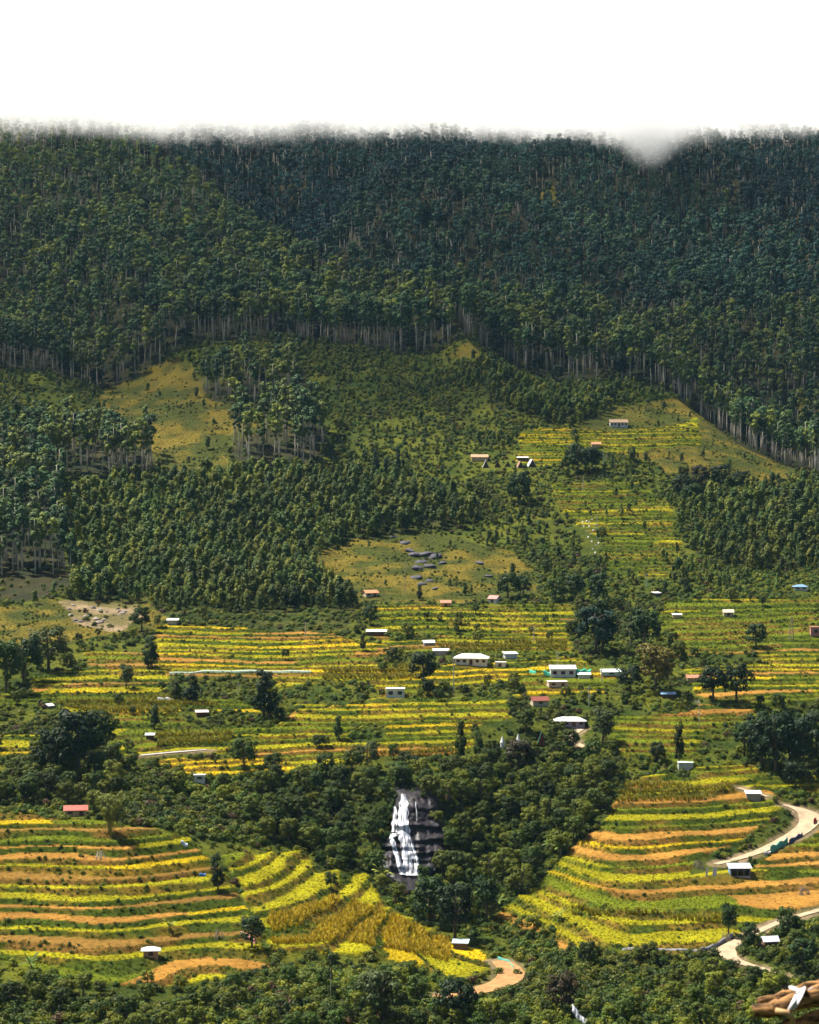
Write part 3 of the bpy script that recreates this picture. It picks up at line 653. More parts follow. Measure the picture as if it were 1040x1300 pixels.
# white shrine cones
for x, h, lb in ((638, 13, 'slim white stupa cone rising from the trees'), (658, 16, 'white stupa on a wide cream base among the trees')):
    p = at(x, 950); s = mpp(p); o = empty('stupa', p); tag(o, lb, 'shrine')
    m = MB(); m.tube([(0, 0, -1), (0, 0, h * s * .45)], [(6 if h > 14 else 3) * s] * 2, 12); m.build('base', paint(CREAM if h > 14 else WHITE), o)
    m = MB(); m.tube([(0, 0, h * s * .45), (0, 0, h * s * .6), (0, 0, h * s * 1.05)], [3.4 * s, 2.6 * s, .1], 12); m.build('spire', paint(WHITE), o)
    clear(x - 8, x + 8, 930, 966)

# poles
M_pole = plain('pale_pole', (.50, .47, .42), .8, .3, 2)
for x, y0, y1, lb in ((741, 606, 622, 'utility pole in the scrub below the dark round trees'), (766, 572, 593, 'utility pole beside the little hut with orange roof'), (758, 656, 685, 'utility pole standing by the white specks on the slope'), (821, 728, 746, 'thin pole above the right terraces'),
                      (720, 740, 758, 'pole in front of the round bushes at the foot of the grass slope'), (388, 790, 809, 'utility pole with crossbar at the foot of the young wood'), (678, 796, 816, 'white utility pole on the middle terraces above the white shed'),
                      (708, 827, 845, 'utility pole behind the house with purple windows'), (748, 872, 897, 'utility pole in trees downhill of the purple windowed house'), (764, 849, 866, 'short pole at the white annex'), (576, 838, 880, 'thin pole below the white bungalow'), (303, 868, 880, 'thin pole near the tall dark columnar tree'), (1020, 1196, 1218, 'thin pole beside the brown timber hut')):
    p = at(x, y1); s = mpp(p); h = (y1 - y0) * s
    o = empty('utility_pole', p); tag(o, lb, 'pole')
    m = MB(); m.tube([(0, 0, -.5), (0, 0, h)], [.2, .15], 6); m.build('pole', M_pole, o)
    m = MB(); m.box((0, -.02, h - .5), (1.6, .12, .12)); m.build('crossbar', M_pole, o)
    clear(x - 3, x + 3, y0 + 4, y1 + 8)
# lattice pylon
p = at(1005, 813); s = mpp(p); h = 30 * s; o = empty('lattice_pylon', p); tag(o, 'grey lattice pylon beside the pink plastered house', 'pylon')
for sx in (-1, 1):
    for sy in (-1, 1):
        m = MB(); m.tube([(sx * .7, sy * .7, -.4), (sx * .25, sy * .25, h)], .07, 5); m.build('leg', M_post, o)
for k in range(6):
    z0, z1 = h * k / 6, h * (k + 1) / 6; w0, w1 = .7 - .45 * k / 6, .7 - .45 * (k + 1) / 6
    for a in range(4):
        c, s_ = math.cos(a * math.pi / 2), math.sin(a * math.pi / 2)
        m = MB(); m.tube([(c * -w0 - s_ * w0, s_ * -w0 + c * w0, z0), (c * w1 - s_ * w1, s_ * w1 + c * w1, z1)], .045, 4); m.build('brace', M_post, o)
clear(995, 1015, 795, 820)

# tarpaulins, nets, heaps
def sheet(name, pts, label, m, cat, h=.9):
    P = [at(x, y) for x, y in pts]; V_ = []; n = 0
    for i in range(len(P) - 1):
        for k in range(6):
            t = k / 6; q_ = P[i].lerp(P[i + 1], t); z = ground(q_.x, q_.y)
            hh = h * (1 + .2 * math.sin(n * 1.3))
            for (oy, oz) in ((-.35, -.1), (-.2 + .1 * math.sin(n), hh * .6), (0, hh), (.12, hh * .96), (.3, -.1)): V_.append((q_.x, q_.y + oy, z + oz))
            n += 1
    Fq = [(r_ * 5 + j, (r_ + 1) * 5 + j, (r_ + 1) * 5 + j + 1, r_ * 5 + j + 1) for r_ in range(n - 1) for j in range(4)]
    o = link(name, mesh_np(name, V_, Fq, m)); tag(o, label, cat); return o
M_net = plain('green_net', (.04, .38, .26), .7, .35, 2); M_teal = plain('teal_tarp', (.07, .34, .28), .6, .3, 1.5)
M_white = plain('white_sheet', (.55, .54, .54), .7, .2, 2); M_grey = plain('grey_net', (.33, .32, .36), .9, .4, 1.5)
M_navy = plain('navy_tarp', (.07, .06, .14), .7, .3, 1.5); M_red = plain('red_cloth', (.55, .03, .05), .7, .3, 2); M_bluet = plain('blue_tarp', (.05, .20, .55), .6, .3, 2)
M_pinkc = plain('pink_cloth', (.75, .35, .35), .8, .3, 2)
sheet('tarpaulin', [(978, 1083), (990, 1077), (1002, 1071)], 'teal green tarpaulin along the lower edge of the road', M_teal, 'tarpaulin', 1.5)
sheet('tarpaulin', [(970, 1086), (980, 1083)], 'white sheet lying at the end of the teal tarpaulin', M_white, 'tarpaulin', .6)
sheet('tarpaulin', [(1002, 1072), (1014, 1064), (1020, 1062)], 'dark navy tarpaulin on the road verge', M_navy, 'tarpaulin', 1.0)
sheet('cloth', [(1033, 1047), (1037, 1042)], 'red cloth hanging at the road bend', M_red, 'cloth', 1.3)
sheet('net_fence', [(690, 857), (700, 860)], 'green net fence at the left of the house with purple windows', M_net, 'fence', 1.3)
sheet('net_fence', [(730, 858), (742, 856), (752, 857)], 'green net fence between the purple windowed house and its annex', M_net, 'fence', 1.4)
sheet('net_fence', [(672, 855), (682, 856)], 'short green net in the terrace below the poles', M_net, 'fence', 1.0)
sheet('net_fence', [(888, 1211), (904, 1206), (920, 1196), (933, 1188)], 'grey green net fence at the hairpin corner', M_grey, 'fence', .8)
sheet('net_cover', [(790, 1208), (830, 1207), (870, 1208), (890, 1208)], 'grey netting spread along the lowest right terrace', M_grey, 'net', .25)
sheet('net_fence', [(632, 1217), (646, 1222), (652, 1230), (653, 1236)], 'teal net fence round the end of the orange track', M_teal, 'fence', .5)
sheet('tarpaulin', [(253, 1113), (263, 1113)], 'blue tarpaulin at the end of a left terrace', M_bluet, 'tarpaulin', .7)
sheet('tarpaulin', [(230, 1074), (240, 1077)], 'pale blue sheet at the top corner of the left terraces', plain('pale_blue', (.5, .6, .7), .7), 'tarpaulin', .9)
sheet('cloth', [(306, 1190), (314, 1193), (326, 1199)], 'pink cloth drying beside the small round tree', M_pinkc, 'cloth', .9)
sheet('crop_sheet', [(215, 856), (260, 855), (330, 855), (408, 855)], 'long thin pale green sheet along a middle left terrace', plain('mulch', (.45, .55, .42), .8), 'sheet', .6)
sheet('crop_sheet', [(200, 889), (212, 890), (224, 891)], 'short white sheet beside the dark pointed tree', M_white, 'sheet', .6)
# bundles of cut stakes
for x, y, n, lb in ((887, 1104, 26, 'heap of grey stakes at the end of the pale road'), (1021, 1137, 22, 'round heap of dark stakes on the right terrace'), (277, 1192, 16, 'dark stakes leaning on a bank beside the round tree'), (128, 1092, 12, 'pale stakes leaning against a left terrace bank'), (921, 1196, 16, 'grey stakes stacked at the hairpin corner')):
    p = at(x, y); o = empty('stake_heap', p); tag(o, lb, 'stakes')
    for k in range(n):
        a = random.uniform(-1.5, 1.5); l = random.uniform(1.2, 2.2); m = MB()
        m.tube([(a, random.uniform(-.5, .4), -.2), (a * .55 + random.uniform(-.5, .5), random.uniform(.2, .9), l)], [.07, .05], 4); m.build('stake', M_post if y != 1092 else M_pole, o)
    clear(x - 9, x + 9, y - 12, y + 8)
for x, lb in ((897, 'tall white board leaning at the stake heap'), (907, 'wide white board leaning beside the open shed')):
    p = at(x, 1113); m = MB(); M4 = Matrix.Rotation(R(8), 4, 'Y') @ Matrix.Rotation(R(-14), 4, 'X')
    m.box((0, 0, 1.0), (.5 if x < 900 else .95, .06, 2.3), M4); o = m.build('white_board', M_white); o.location = p; tag(o, lb, 'board')
clear(888, 925, 1095, 1122)
# white specks: small sheets pegged down the scrubby slope
for x, y in ((739, 665), (744, 664), (752, 663), (747, 672), (745, 677), (750, 680), (753, 676), (741, 671), (756, 669), (746, 684), (751, 690), (757, 694), (753, 699), (748, 666), (759, 692), (755, 704)):
    p = at(x, y); m = MB(); M4 = Matrix.Rotation(random.uniform(-1, 1), 4, 'Z') @ Matrix.Rotation(R(-30), 4, 'X')
    m.box((0, 0, .8), (.55, .08, .6), M4); m.box((0, .1, .2), (.06, .06, 1.2), M4); o = m.build('marker_sheet', M_white); o.location = p
    tag(o, 'small white square on a stake on the overgrown slope', 'marker', 'white squares down the overgrown slope')
clear(735, 762, 660, 716, (738, 760, 662, 706))

# ------------------------------------------------------------------ plants: one of each kind, then copies
def leaves(blobs, n, size, rnd, up=.35, shell=.55, asp=.6):
    """leaf faces spread through clumps: blobs = (x, y, z, rx, rz)"""
    B = np.array(blobs)[rnd.randint(0, len(blobs), n)]
    d = rnd.normal(size=(n, 3)); d /= np.linalg.norm(d, axis=1)[:, None]
    r = (shell + (1 - shell) * rnd.rand(n) ** .6)[:, None]
    P = B[:, :3] + d * r * np.stack([B[:, 3], B[:, 3], B[:, 4]], 1)
    cen = np.array(blobs)[:, :3].mean(0); cd_ = P - cen; cd_ /= np.linalg.norm(cd_, axis=1)[:, None] + 1e-6
    nrm = d * .8 + cd_ * .6 + np.array([0, 0, up]) + .42 * rnd.normal(size=(n, 3)); nrm /= np.linalg.norm(nrm, axis=1)[:, None]
    a = np.cross(nrm, rnd.normal(size=(n, 3))); a /= np.linalg.norm(a, axis=1)[:, None]; b = np.cross(nrm, a)
    s = (size * (.6 + .8 * rnd.rand(n)))[:, None]
    V_ = np.stack([P - a * s, P - b * s * asp, P + a * s, P + b * s * asp], 1).reshape(-1, 3)
    return V_, np.arange(4 * n).reshape(-1, 4)
def branchy(h, r0, tips, rnd, bend=.4, seg=6):
    m = MB(); b1, b2 = rnd.uniform(-bend, bend, 2)
    pts = [(b1 * math.sin(t * 2.5) * t * 2, b2 * math.sin(t * 2) * t * 2, h * t - (.6 if t == 0 else 0)) for t in (0, .25, .5, .75, 1)]
    m.tube(pts, [r0 * 1.2, r0, r0 * .8, r0 * .6, r0 * .3], seg)
    for (x, y, z) in tips:
        t = min(.92, max(.3, (z - h * .18) / h)); k = min(3, int(t * 4)); f = t * 4 - k
        p = Vector(pts[k]).lerp(Vector(pts[k + 1]), f); e = Vector((x, y, z)); mid = p.lerp(e, .5) + Vector((0, 0, .08 * h * .3))
        m.tube([p, mid, e], [r0 * .38, r0 * .26, r0 * .1], 4)
    return m
PROTO = {}
def proto(kind, k, trunk, crown, bark, leafm=None):
    tm = trunk.mesh('trunk', bark, True) if trunk else None
    cm = mesh_np('crown', *crown, leafm or M_leaf, False)
    PROTO.setdefault(kind, []).append((tm, cm))
def rs(k): return np.random.RandomState(k)
for k in range(5):                            # tall eucalyptus, 20 m
    r = rs(100 + k); H = 23
    bl = []
    for i in range(15):
        z = r.uniform(.60, .98) if i < 12 else r.uniform(.45, .6); rad = 2.5 * (1 - abs(z - .80) / .26) ** .5 if abs(z - .80) < .26 else .8
        a = r.uniform(0, 6.28); rr = rad * r.uniform(.3, 1.0); s = r.uniform(.85, 1.5) if i < 12 else r.uniform(.5, .8)
        bl.append((rr * math.cos(a), rr * math.sin(a), z * H, s, s * .75))
    proto('tall_eucalyptus', k, branchy(H * .90, .25, [b[:3] for b in bl], r, .35), leaves(bl, 1050, .44, r, .7, .6), M_bark)
for k in range(4):                            # young plantation tree, 7 m
    r = rs(200 + k); H = 7; bl = []
    for i in range(12):
        z = r.uniform(.20, .88); rad = 2.0 * (1.05 - z) ** .45; a = r.uniform(0, 6.28); rr = rad * r.uniform(.1, .8); s = r.uniform(.65, 1.1) * (1.25 - .5 * z)
        bl.append((rr * math.cos(a), rr * math.sin(a), z * H, s, s * 1.1))
    bl.append((.2, 0, H * .93, .7, .7))
    proto('young_tree', k, branchy(H * .9, .1, [b[:3] for b in bl[:5]], r, .1, 5), leaves(bl, 720, .30, r, .6, .5), M_dark)
for k in range(5):                            # broad leafy tree, 10 m
    r = rs(300 + k); H = 10; bl = []
    for i in range(34):
        z = r.uniform(.30, .93); rad = 3.7 * math.sqrt(max(.05, 1 - ((z - .58) / .42) ** 2)); a = r.uniform(0, 6.28); rr = rad * r.uniform(.3, 1.0) ** .6; s = r.uniform(.8, 1.5)
        bl.append((rr * math.cos(a) * (1.1 if k % 2 else .95), rr * math.sin(a), z * H, s, s * .72))
    proto('broadleaf_tree', k, branchy(H * .8, .3, [b[:3] for b in bl[:12]], r, .3), leaves(bl, 2600, .30, r, .45, .6), M_dark)
for k in range(3):                            # dark upright tree, 12 m
    r = rs(400 + k); H = 12; bl = []
    for i in range(36):
        z = r.uniform(.14, .95); rad = 2.5 * math.sqrt(max(.05, 1 - ((z - .5) / .52) ** 2)); a = r.uniform(0, 6.28); rr = rad * r.uniform(.4, 1.0); s = r.uniform(.8, 1.35)
        bl.append((rr * math.cos(a), rr * math.sin(a), z * H, s, s * .9))
    proto('upright_tree', k, branchy(H * .85, .3, [b[:3] for b in bl[:8]], r, .15), leaves(bl, 2600, .30, r, .45, .6), M_dark)
for k in range(5):                            # shrub, 2 m
    r = rs(500 + k); bl = []
    for i in range(9):
        a = r.uniform(0, 6.28); rr = r.uniform(0, 1.0); s = r.uniform(.4, .75)
        bl.append((rr * math.cos(a), rr * math.sin(a) * .8, r.uniform(.25, 1.25 - .5 * rr), s, s * .8))
    PROTO.setdefault('shrub', []).append((None, mesh_np('shrub', *leaves(bl, 340, .17, r, .5, .4), M_leaf)))
for k in range(3):                            # bare branched tree, 9 m
    r = rs(600 + k); tips = [(r.uniform(-2.2, 2.2), r.uniform(-2, 2), r.uniform(4.5, 9)) for i in range(16)]
    bl = [(x, y, z, .5, .4) for x, y, z in tips]
    proto('thin_tree', k, branchy(8.4, .14, tips, r, .3), leaves(bl, 150, .16, r, .5, .2), M_bark)
def blades(n, h, spread, wid, r, droop=.35):
    a = r.uniform(0, 6.28, n); L = h * r.uniform(.6, 1.1, n); d = np.stack([np.cos(a), np.sin(a)], 1); rr = spread * r.rand(n) ** .5
    b0 = d * rr[:, None] * np.where(r.rand(n) < .5, 1, -1)[:, None]; side = np.stack([-d[:, 1], d[:, 0]], 1) * wid
    out = d * (L * droop)[:, None]
    def p(xy, z): return np.concatenate([xy, z[:, None]], 1)
    V_ = np.stack([p(b0 - side * .6, np.full(n, -.1)), p(b0 + side * .6, np.full(n, -.1)), p(b0 + out * .35 + side, L * .65), p(b0 + out * .35 - side, L * .65), p(b0 + out * 1.0 + side * .2, L * .95), p(b0 + out - side * .2, L * .95)], 1).reshape(-1, 3)
    i = np.arange(n)[:, None] * 6
    return V_, np.concatenate([i + np.array([[0, 1, 2, 3]]), i + np.array([[3, 2, 4, 5]])], 0)
for k in range(4): PROTO.setdefault('grass_tuft', []).append((None, mesh_np('grass_tuft', *blades(22, .62, .75, .05, rs(700 + k)), M_blade)))
for k in range(4): PROTO.setdefault('maize_plant', []).append((None, mesh_np('maize_plant', *blades(12, 1.5, .35, .09, rs(750 + k), .5), M_blade)))
for k in range(3):                            # banana plant, 3.5 m
    r = rs(800 + k); V_ = []; Fq = []
    for i in range(9):
        a = i * 2.4 + r.uniform(-.3, .3); L = r.uniform(1.8, 2.6); up = r.uniform(.3, 1.1)
        for j in range(7):
            t = j / 6; rad = .15 + L * t * math.cos(up) * .95; z = 1.6 + L * (t * math.sin(up) + .35 * t - .75 * t * t * math.cos(up)); w = .34 * math.sin(math.pi * min(1, t * .92 + .06)) ** .6
            for sg, dz in ((-1, -.08), (0, .05), (1, -.08)):
                V_.append((rad * math.cos(a) - sg * w * math.sin(a), rad * math.sin(a) + sg * w * math.cos(a), z + dz))
        o = i * 21
        for j in range(6):
            for q_ in (0, 1): Fq.append((o + j * 3 + q_, o + j * 3 + q_ + 1, o + j * 3 + q_ + 4, o + j * 3 + q_ + 3))
    m = MB(); m.tube([(0, 0, -.3), (0, 0, 1), (0, 0, 2.0)], [.22, .17, .08], 7)
    PROTO.setdefault('banana_plant', []).append((m.mesh('stem', plain('banana_stem', (.22, .20, .07)), True), mesh_np('crown', V_, Fq, M_blade)))
r = rs(900); m = MB(); tips = []                # bamboo clump, 9 m
for i in range(26):
    a = r.uniform(0, 6.28); l = r.uniform(6, 10); o1 = r.uniform(0, .9); o2 = o1 + r.uniform(.6, 3.2)
    pts = [((o1 + (o2 - o1) * t ** 2.2) * math.cos(a), (o1 + (o2 - o1) * t ** 2.2) * math.sin(a), l * t - .3 - .8 * t ** 4) for t in (0, .3, .55, .75, .9, 1)]
    m.tube(pts, [.06, .055, .045, .035, .02, .01], 5); tips += [(*p_, .7, .55) for p_ in pts[2:]]
proto('bamboo_clump', 0, m, leaves(tips, 3200, .34, r, .2, .15, .24), plain('bamboo_culm', (.30, .28, .06)))

def tinted(base, var, n, rnd, warm=None, pw=2.2):
    t = np.array(base)[None, :] * (1 + var * (rnd.rand(n, 1) * 2 - 1))
    if warm is not None: w = (rnd.rand(n, 1) ** pw); t = t * (1 - w) + np.array(warm)[None, :] * w
    return t
def place(kind, var, loc, rz, s, tint, label, cat, group=None, sx=None):
    tm, cm = PROTO[kind][var % len(PROTO[kind])]
    if tm is None:
        root = link(kind, cm); root.location = loc; root.rotation_euler = (0, 0, rz)
        root['tint'] = [float(c) for c in tint]
    else:
        root = empty(kind, loc, rz)
        link('trunk' if kind != 'banana_plant' else 'stem', tm, root)
        c = link('crown', cm, root); c['tint'] = [float(c_) for c_ in tint]
    root.scale = (s * (sx or 1), s * (sx or 1), s)
    tag(root, label, cat, group); return root

# single trees that stand out: (x, y of base, height px, width factor, kind, tint, label)
DK, DG, MG, YGr, OL, BL = (.014, .030, .008), (.024, .050, .010), (.045, .08, .010), (.09, .12, .010), (.06, .08, .02), (.018, .044, .028)
SINGLE = [
 (62, 852, 58, 1.1, 'broadleaf_tree', OL, 'large grey green round tree beside the left terraces'),
 (30, 868, 62, .9, 'broadleaf_tree', DG, 'dark tree next to the large grey green round tree'),
 (8, 880, 70, .8, 'broadleaf_tree', MG, 'leafy tree behind the maize field edge'),
 (85, 846, 20, 1.0, 'broadleaf_tree', YGr, 'small bright green tree beneath the grey green round tree'),
 (192, 850, 44, 1.05, 'upright_tree', DG, 'dark oval tree at the end of the left terraces'),
 (160, 874, 32, .9, 'broadleaf_tree', OL, 'pale olive tree below the dark oval tree'),
 (180, 802, 34, .9, 'broadleaf_tree', DG, 'mid green tree beside the bare rubble patch'),
 (160, 818, 18, 1, 'broadleaf_tree', MG, 'small leafy tree below the bare rubble patch'),
 (242, 893, 40, 1.15, 'upright_tree', DK, 'dark pointed tree behind the short white sheet'),
 (222, 891, 30, .9, 'upright_tree', OL, 'pale slender tree next to the dark pointed tree'),
 (335, 912, 64, 1.05, 'upright_tree', DK, 'tall dark columnar tree standing alone on the terraces'),
 (354, 916, 34, .9, 'upright_tree', DG, 'smaller tree at the foot of the tall columnar tree'),
 (100, 985, 88, .9, 'broadleaf_tree', DK, 'big dark tree above the farm hut'),
 (72, 990, 70, .9, 'broadleaf_tree', DK, 'very dark tree leaning beside the big dark tree'),
 (128, 965, 66, .8, 'broadleaf_tree', DG, 'dark crowned tree at the edge of the pink roofed hut field'),
 (196, 926, 34, .9, 'upright_tree', DG, 'slim dark tree above the tiny tin roofed hut'),
 (310, 978, 44, .9, 'broadleaf_tree', MG, 'light leafy tree at the end of the concrete path'),
 (538, 876, 50, .95, 'broadleaf_tree', DK, 'dark round tree beside the low white outbuilding'),
 (543, 884, 24, 1, 'broadleaf_tree', DK, 'low dark tree under the dark round tree'),
 (470, 795, 28, 1, 'broadleaf_tree', DG, 'round tree below the orange roofed cream hut'),
 (461, 826, 22, .8, 'upright_tree', DK, 'small dark tree beside the grey tin shed'),
 (465, 982, 44, .95, 'broadleaf_tree', OL, 'olive green tree on the rim of the gorge'),
 (430, 938, 30, .9, 'upright_tree', DG, 'dark tree between two bright terraces'),
 (585, 965, 56, .6, 'upright_tree', DG, 'tall leafy tree on the right rim of the gorge'),
 (608, 968, 44, .7, 'upright_tree', MG, 'slender tree next to the tall tree on the gorge rim'),
 (530, 985, 26, .9, 'broadleaf_tree', DK, 'small dark tree right above the waterfall'),
 (757, 830, 64, .95, 'broadleaf_tree', BL, 'big blue green tree above the purple windowed house'),
 (765, 826, 78, .7, 'upright_tree', DG, 'tall tree behind the big blue green tree'),
 (818, 826, 56, .95, 'broadleaf_tree', DG, 'bushy dark tree right of the big blue green tree'),
 (800, 824, 44, .8, 'thin_tree', OL, 'thin bare tree between two bushy trees'),
 (832, 880, 64, 1.05, 'broadleaf_tree', (.13, .105, .016), 'large yellow green tree beside the pale green shed'),
 (800, 878, 36, 1.0, 'broadleaf_tree', DK, 'dark tree in the shade of the large yellow green tree'),
 (905, 892, 48, 1.0, 'broadleaf_tree', DK, 'dark tree right of the rusty brown roof'),
 (935, 890, 50, .95, 'broadleaf_tree', DK, 'spreading dark tree on the upper right terraces'),
 (960, 824, 34, 1.1, 'broadleaf_tree', DG, 'bushy tree between the right terraces and the pylon'),
 (985, 985, 84, .8, 'broadleaf_tree', DK, 'tall dark tree above the road bend'),
 (1020, 985, 80, .8, 'broadleaf_tree', DK, 'dense dark tree next to the tall one above the road bend'),
 (945, 960, 44, .9, 'broadleaf_tree', DG, 'dark bushy tree left of the trees above the road bend'),
 (968, 975, 60, .9, 'broadleaf_tree', DK, 'dark leaning tree beside the tall one above the road bend'),
 (1003, 965, 62, .9, 'broadleaf_tree', DG, 'leafy tree between the two tall dark trees above the road bend'),
 (1036, 962, 60, .9, 'broadleaf_tree', DK, 'dark tree behind the dense tree above the road bend'),
 (960, 940, 40, 1.1, 'broadleaf_tree', DG, 'low spreading tree uphill of the dark trees above the road bend'),
 (1010, 1000, 34, 1.2, 'broadleaf_tree', DK, 'squat dark tree under the trees above the road bend'),
 (865, 630, 28, 1.2, 'broadleaf_tree', DK, 'dark bushy tree at the left end of the dark copse on the right hill'),
 (890, 622, 32, 1.1, 'broadleaf_tree', (.03, .03, .012), 'brownish tree in the middle of the dark copse on the right hill'),
 (915, 622, 34, 1.1, 'broadleaf_tree', DK, 'tallest dark tree of the copse on the right hill'),
 (940, 626, 30, 1.1, 'broadleaf_tree', DK, 'dark round tree at the right end of the hill copse'),
 (878, 640, 26, 1.2, 'broadleaf_tree', DG, 'low green tree in front of the dark copse on the right hill'),
 (862, 970, 56, .55, 'upright_tree', DK, 'narrow column tree beside the trough shed'),
 (835, 968, 26, 1.1, 'broadleaf_tree', DK, 'low dark tree beside the narrow column tree'),
 (765, 946, 50, .9, 'broadleaf_tree', OL, 'leafy tree between the hipped roof and the lane'),
 (888, 925, 36, .8, 'thin_tree', OL, 'bare thin tree in front of the orange bank'),
 (660, 985, 48, 1.1, 'broadleaf_tree', (.035, .03, .012), 'brownish dark tree below the white stupas'),
 (645, 760, 34, 1.1, 'broadleaf_tree', DG, 'round bush tree at the foot of the grass slope'),
 (664, 758, 28, 1.0, 'broadleaf_tree', DG, 'smaller bush tree at the foot of the grass slope'),
 (590, 756, 17, .9, 'upright_tree', MG, 'little tree on the grass slope near the orange walled hut'),
 (533, 762, 22, .8, 'upright_tree', DK, 'little black tree at the bottom of the grass slope'),
 (514, 756, 44, .45, 'thin_tree', OL, 'pale leafless tree on the yellow grass slope'),
 (705, 764, 32, 1.0, 'broadleaf_tree', MG, 'rounded green tree behind the thin pole'),
 (730, 764, 36, 1.0, 'broadleaf_tree', DG, 'rounded dark tree behind the thin pole'),
 (760, 770, 44, .9, 'broadleaf_tree', DG, 'tall rounded tree at the top of the middle terraces'),
 (734, 600, 40, 1.0, 'broadleaf_tree', DG, 'dark round tree below the little orange roofed hut'),
 (752, 600, 34, .9, 'broadleaf_tree', DK, 'dark tree right of the dark round tree near the orange hut'),
 (658, 640, 42, .9, 'broadleaf_tree', DG, 'dark bushy tree below the wide white tent'),
 (668, 634, 38, .8, 'upright_tree', DK, 'dark upright tree below the row of tents'),
 (478, 604, 36, .6, 'upright_tree', BL, 'dark narrow tree, first of three above the young wood'),
 (491, 604, 26, .6, 'upright_tree', BL, 'dark narrow tree, shortest of three above the young wood'),
 (505, 602, 34, .6, 'upright_tree', BL, 'dark narrow tree, last of three above the young wood'),
 (277, 1130, 50, .8, 'upright_tree', DK, 'dark tree at the corner between left and centre terraces'),
 (320, 1204, 44, 1.05, 'broadleaf_tree', (.03, .055, .012), 'small round dark tree on a bright yellow terrace'),
 (140, 1062, 58, 1.0, 'bamboo_clump', (.17, .19, .035), 'feathery bamboo clump beside the farm hut'),
 (485, 1302, 78, 1.0, 'broadleaf_tree', (.05, .07, .018), 'large round tree at the bottom below the maize'),
 (580, 1308, 66, 1.1, 'broadleaf_tree', DK, 'dark round tree below the orange track'),
 (420, 1272, 66, .5, 'tall_eucalyptus', OL, 'slim pale trunked tree below the maize slope'),
 (546, 1174, 66, .9, 'broadleaf_tree', DG, 'tree left of the deep gorge pool'),
 (578, 1196, 78, .85, 'broadleaf_tree', DK, 'large dark tree filling the gorge below the falls'),
 (536, 1150, 54, .8, 'upright_tree', MG, 'mid green tree directly below the falls'),
 (618, 1170, 60, .8, 'broadleaf_tree', DG, 'leafy tree at the foot of the right terraces'),
 (745, 1220, 24, 1.0, 'broadleaf_tree', DK, 'small dark tree beneath the lowest right terrace'),
 (714, 1288, 56, .9, 'broadleaf_tree', (.045, .032, .014), 'brown dark tree beside the cascade'),
 (925, 1186, 40, .8, 'broadleaf_tree', DG, 'leafy tree at the hairpin left of the brown hut'),
 (950, 1205, 36, .9, 'broadleaf_tree', DG, 'low leafy tree in front of the brown hut'),
 (1000, 1190, 40, .9, 'broadleaf_tree', MG, 'green tree behind the brown timber hut'),
 (1020, 1240, 50, 1.0, 'broadleaf_tree', DG, 'dark green tree beyond the tied logs'),
 (420, 1130, 24, .9, 'broadleaf_tree', DG, 'small tree at the edge of the curved rice plots'),
 (500, 965, 22, .9, 'broadleaf_tree', MG, 'small green tree at the gorge edge above the falls'),
]
HT = {'broadleaf_tree': 10, 'upright_tree': 12.5, 'thin_tree': 9, 'bamboo_clump': 9, 'tall_eucalyptus': 23}
for k, (x, y, hp, wf_, kind, tint, lb) in enumerate(SINGLE):
    p = at(x, min(y, 1299)) if y < 1300 else at(x, 1299)
    if y >= 1300: p.z -= (y - 1299) * mpp(p)
    s = hp * mpp(p) / HT[kind]
    place(kind, k, p, random.uniform(0, 6.28), s, tint, lb, 'bamboo' if kind == 'bamboo_clump' else 'tree', None, wf_)
for x, y, s, lb in ((485, 1122, 1.5, 'broad leaved banana plant at the foot of the waterfall'), (215, 1186, 1.0, 'pale banana plant on a left terrace bank'), (712, 1088, 1.3, 'banana plant at the left edge of the right terraces'), (700, 1085, 1.3, 'banana plant in the wood beside the right terraces'), (612, 1145, 1.3, 'dark banana plant in the gorge below the right terraces'), (40, 1236, 1.2, 'banana plant in the trees below the lowest left terrace'), (362, 1030, 1.2, 'banana plant in the dark gorge wood'), (632, 1155, 1.2, 'banana plant beside the gorge bushes'), (710, 1172, .9, 'yellow banana plant on the right terraces')):
    p = at(x, y); place('banana_plant', int(x), p, random.uniform(0, 6), s, (.22, .24, .03) if x in (215, 710, 485) else (.10, .15, .02), lb, 'banana plant')

